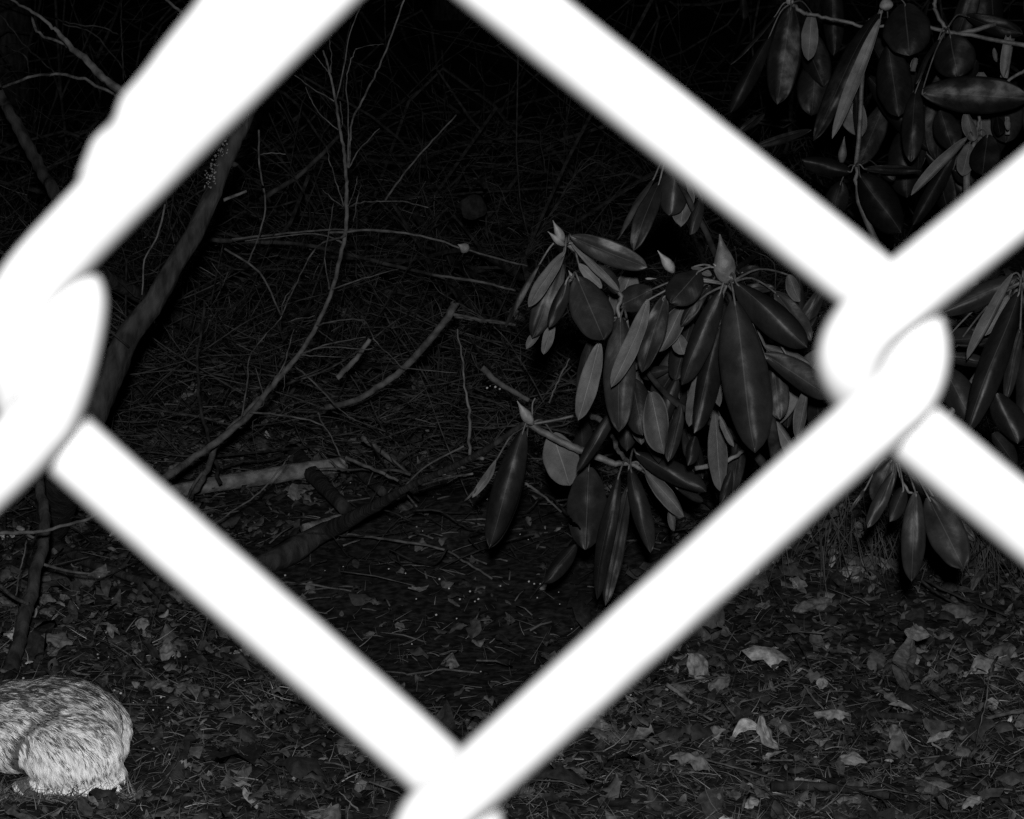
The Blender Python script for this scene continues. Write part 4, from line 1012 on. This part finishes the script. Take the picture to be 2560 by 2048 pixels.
# ------------------------------------------------------------------ the rabbit
def build_rabbit():
    o0 = G('s', 0, 1985)
    org = Vector((o0.x, o0.y + .045, gz(o0.x, o0.y + .045)))
    root = empty('rabbit', org, 'light grey speckled rabbit crouched at the lower left edge facing left', 'rabbit')
    import bmesh
    bm = bmesh.new()
    def ell(c, r, ry=0.0):
        g = bmesh.ops.create_uvsphere(bm, u_segments=28, v_segments=18, radius=1)
        Mx = Matrix.Translation(c) @ Matrix.Rotation(ry, 4, 'Y') @ Matrix.Diagonal((*r, 1))
        bmesh.ops.transform(bm, matrix=Mx, verts=g['verts'])
    ell((.062, 0, .076), (.080, .056, .066)); ell((.02, 0, .076), (.082, .056, .060)); ell((-.05, 0, .072), (.08, .054, .058)); ell((-.12, 0, .075), (.065, .048, .056))
    ell((-.165, 0, .095), (.045, .034, .042), -.5); ell((-.2, 0, .118), (.042, .029, .032)); ell((-.232, 0, .108), (.024, .019, .019))
    for s in (-1, 1):
        ell((.086, s * .036, .057), (.062, .036, .056), .1)
        ell((.098 - .03 * (s > 0), s * .050, .012), (.050, .013, .011)); ell((.112, s * .03, .042), (.034, .028, .038))
        ell((-.13, s * .03, .03), (.018, .014, .035)); ell((-.145, s * .03, .010), (.03, .011, .010))
        ell((-.165, s * .016, .168), (.012, .006, .040), .75)
    ell((.108, .05, .05), (.015, .015, .017)); ell((.122, -.030, .024), (.028, .022, .022))
    ell((.045, -.045, .012), (.03, .014, .012))
    me = bpy.data.meshes.new('body'); bm.to_mesh(me); bm.free()
    tmp = bpy.data.objects.new('tmp', me); COL.objects.link(tmp)
    tmp.scale = (1, 1, 1)
    for q in me.vertices: q.co.z *= .925
    md = tmp.modifiers.new('r', 'REMESH'); md.mode = 'VOXEL'; md.voxel_size = .003
    sm = tmp.modifiers.new('s', 'SMOOTH'); sm.factor = .6; sm.iterations = 7
    dg = bpy.context.evaluated_depsgraph_get()
    me2 = bpy.data.meshes.new_from_object(tmp.evaluated_get(dg))
    bpy.data.objects.remove(tmp)
    me2.name = 'body'; me2.materials.clear(); me2.materials.append(M_SKIN)
    me2.polygons.foreach_set('use_smooth', [True] * len(me2.polygons))
    body = bpy.data.objects.new('body', me2); COL.objects.link(body); body.parent = root
    for s in (-1, 1):
        V, F = tube_data([Vector((-.214, s * (.022 + .006 * i / 4), .124)) for i in range(5)], [.002, .0048, .0055, .004, .001], 12)
        e = mesh('eye', V, F, M_EYE); e.parent = root
    # fur
    me2.calc_loop_triangles()
    co = np.empty(len(me2.vertices) * 3); me2.vertices.foreach_get('co', co); co = co.reshape(-1, 3)
    vn = np.empty(len(me2.vertices) * 3); me2.vertices.foreach_get('normal', vn); vn = vn.reshape(-1, 3)
    tri = np.empty(len(me2.loop_triangles) * 3, dtype=np.int32); me2.loop_triangles.foreach_get('vertices', tri); tri = tri.reshape(-1, 3)
    A = co[tri[:, 0]]; Bv = co[tri[:, 1]]; Cv = co[tri[:, 2]]
    ar = np.linalg.norm(np.cross(Bv - A, Cv - A), axis=1) / 2
    n = 130000
    ti = rng.choice(len(tri), n, p=ar / ar.sum())
    u = rng.random(n); v = rng.random(n); f = u + v > 1; u[f] = 1 - u[f]; v[f] = 1 - v[f]; w_ = 1 - u - v
    P = A[ti] * w_[:, None] + Bv[ti] * u[:, None] + Cv[ti] * v[:, None]
    N = nrm(vn[tri[ti, 0]] * w_[:, None] + vn[tri[ti, 1]] * u[:, None] + vn[tri[ti, 2]] * v[:, None])
    on = np.maximum(np.clip(1 - (P[:, 2] - .045) / .06, 0, 1), np.clip((P[:, 0] - .10) / .045, 0, 1))[:, None]
    flow = (1 - on) * np.array([1, 0, -.35]) + on * np.array([.25, 0, -1])
    cl = np.array([noise.noise_vector(Vector(p) * 170) for p in P])
    flow = flow + cl * .6 + rng.normal(0, .10, (n, 3))
    tg = nrm(flow - N * (flow * N).sum(1, keepdims=True))
    lift = .28 + .25 * np.abs(cl[:, 2:3])
    D_ = nrm(tg + N * lift)
    side = nrm(np.cross(D_, N) + rng.normal(0, .25, (n, 3)))
    foot = P[:, 2] < .022
    ear = (P[:, 0] < -.13) & (P[:, 2] > .14)
    L = np.where(foot | ear, .006, rng.uniform(.010, .017, n))
    L = np.where((P[:, 0] < -.19), .006, L)
    # front edge of the haunch: the coat parts, and crease shade is painted dark
    pr = np.abs(np.hypot((P[:, 0] - .088) / .070, (P[:, 2] - .050) / .056) - 1)
    parting_shade = (P[:, 1] < -.01) & (pr < .11) & (P[:, 0] < .075)
    L = np.where(parting_shade, .0045, L)
    tick = np.array([noise.noise(Vector((p[0] * 260, p[1] * 260, p[2] * 210))) for p in P])
    tick2 = np.array([noise.noise(Vector((p[0] * 60, p[1] * 60, p[2] * 35)) + Vector((5, 5, 5))) for p in P])
    back = np.clip((P[:, 2] - .055) / .065, 0, 1) ** 1.2
    fine = np.array([noise.noise(Vector((p[0] * 420 + 9, p[1] * 420, p[2] * 330))) for p in P])
    basec = .55 - .32 * back + rng.normal(0, .07, n) + .45 * fine
    darktip = (tick + .35 * tick2 + rng.normal(0, .08, n)) > (.31 - .40 * back)
    basec = np.where(foot, .66, basec); basec = np.where(parting_shade, .07, basec)
    basec = np.clip(basec, .05, .72)
    tip = np.where(darktip & ~foot, basec * .10, basec * 1.15)
    def tone(t):
        if t < .3: return basec * .35
        if t < .6: return np.where(darktip, basec * .22, basec)
        return tip
    fo = ribbons('fur', P, D_, side, L, rng.uniform(.0005, .0010, n), tone, M_FUR, -N * .30, 3)
    fo.parent = root
build_rabbit()
# blades standing against the rabbit
Bs = np.array([tuple(G('r', random.uniform(-150, 1350), random.gauss(1520, 25))) for _ in range(420)]); n = len(Bs)
dirs = nrm(np.stack([rng.normal(0, .7, n), rng.normal(0, .4, n), np.abs(rng.normal(.5, .4, n))], 1))
side = nrm(np.cross(dirs, np.tile([0, -1, .3], (n, 1)) + rng.normal(0, .3, (n, 3))))
o = ribbons('grass', Bs, dirs, side, rng.uniform(.008, .028, n), rng.uniform(.0006, .0014, n), np.clip(rng.lognormal(math.log(.06), .7, n), .01, .3), M_BLADE, rng.normal(0, .3, (n, 3)))
tagit(o, 'short stubby grass blades round the feet of the rabbit', 'grass', kind='stuff')
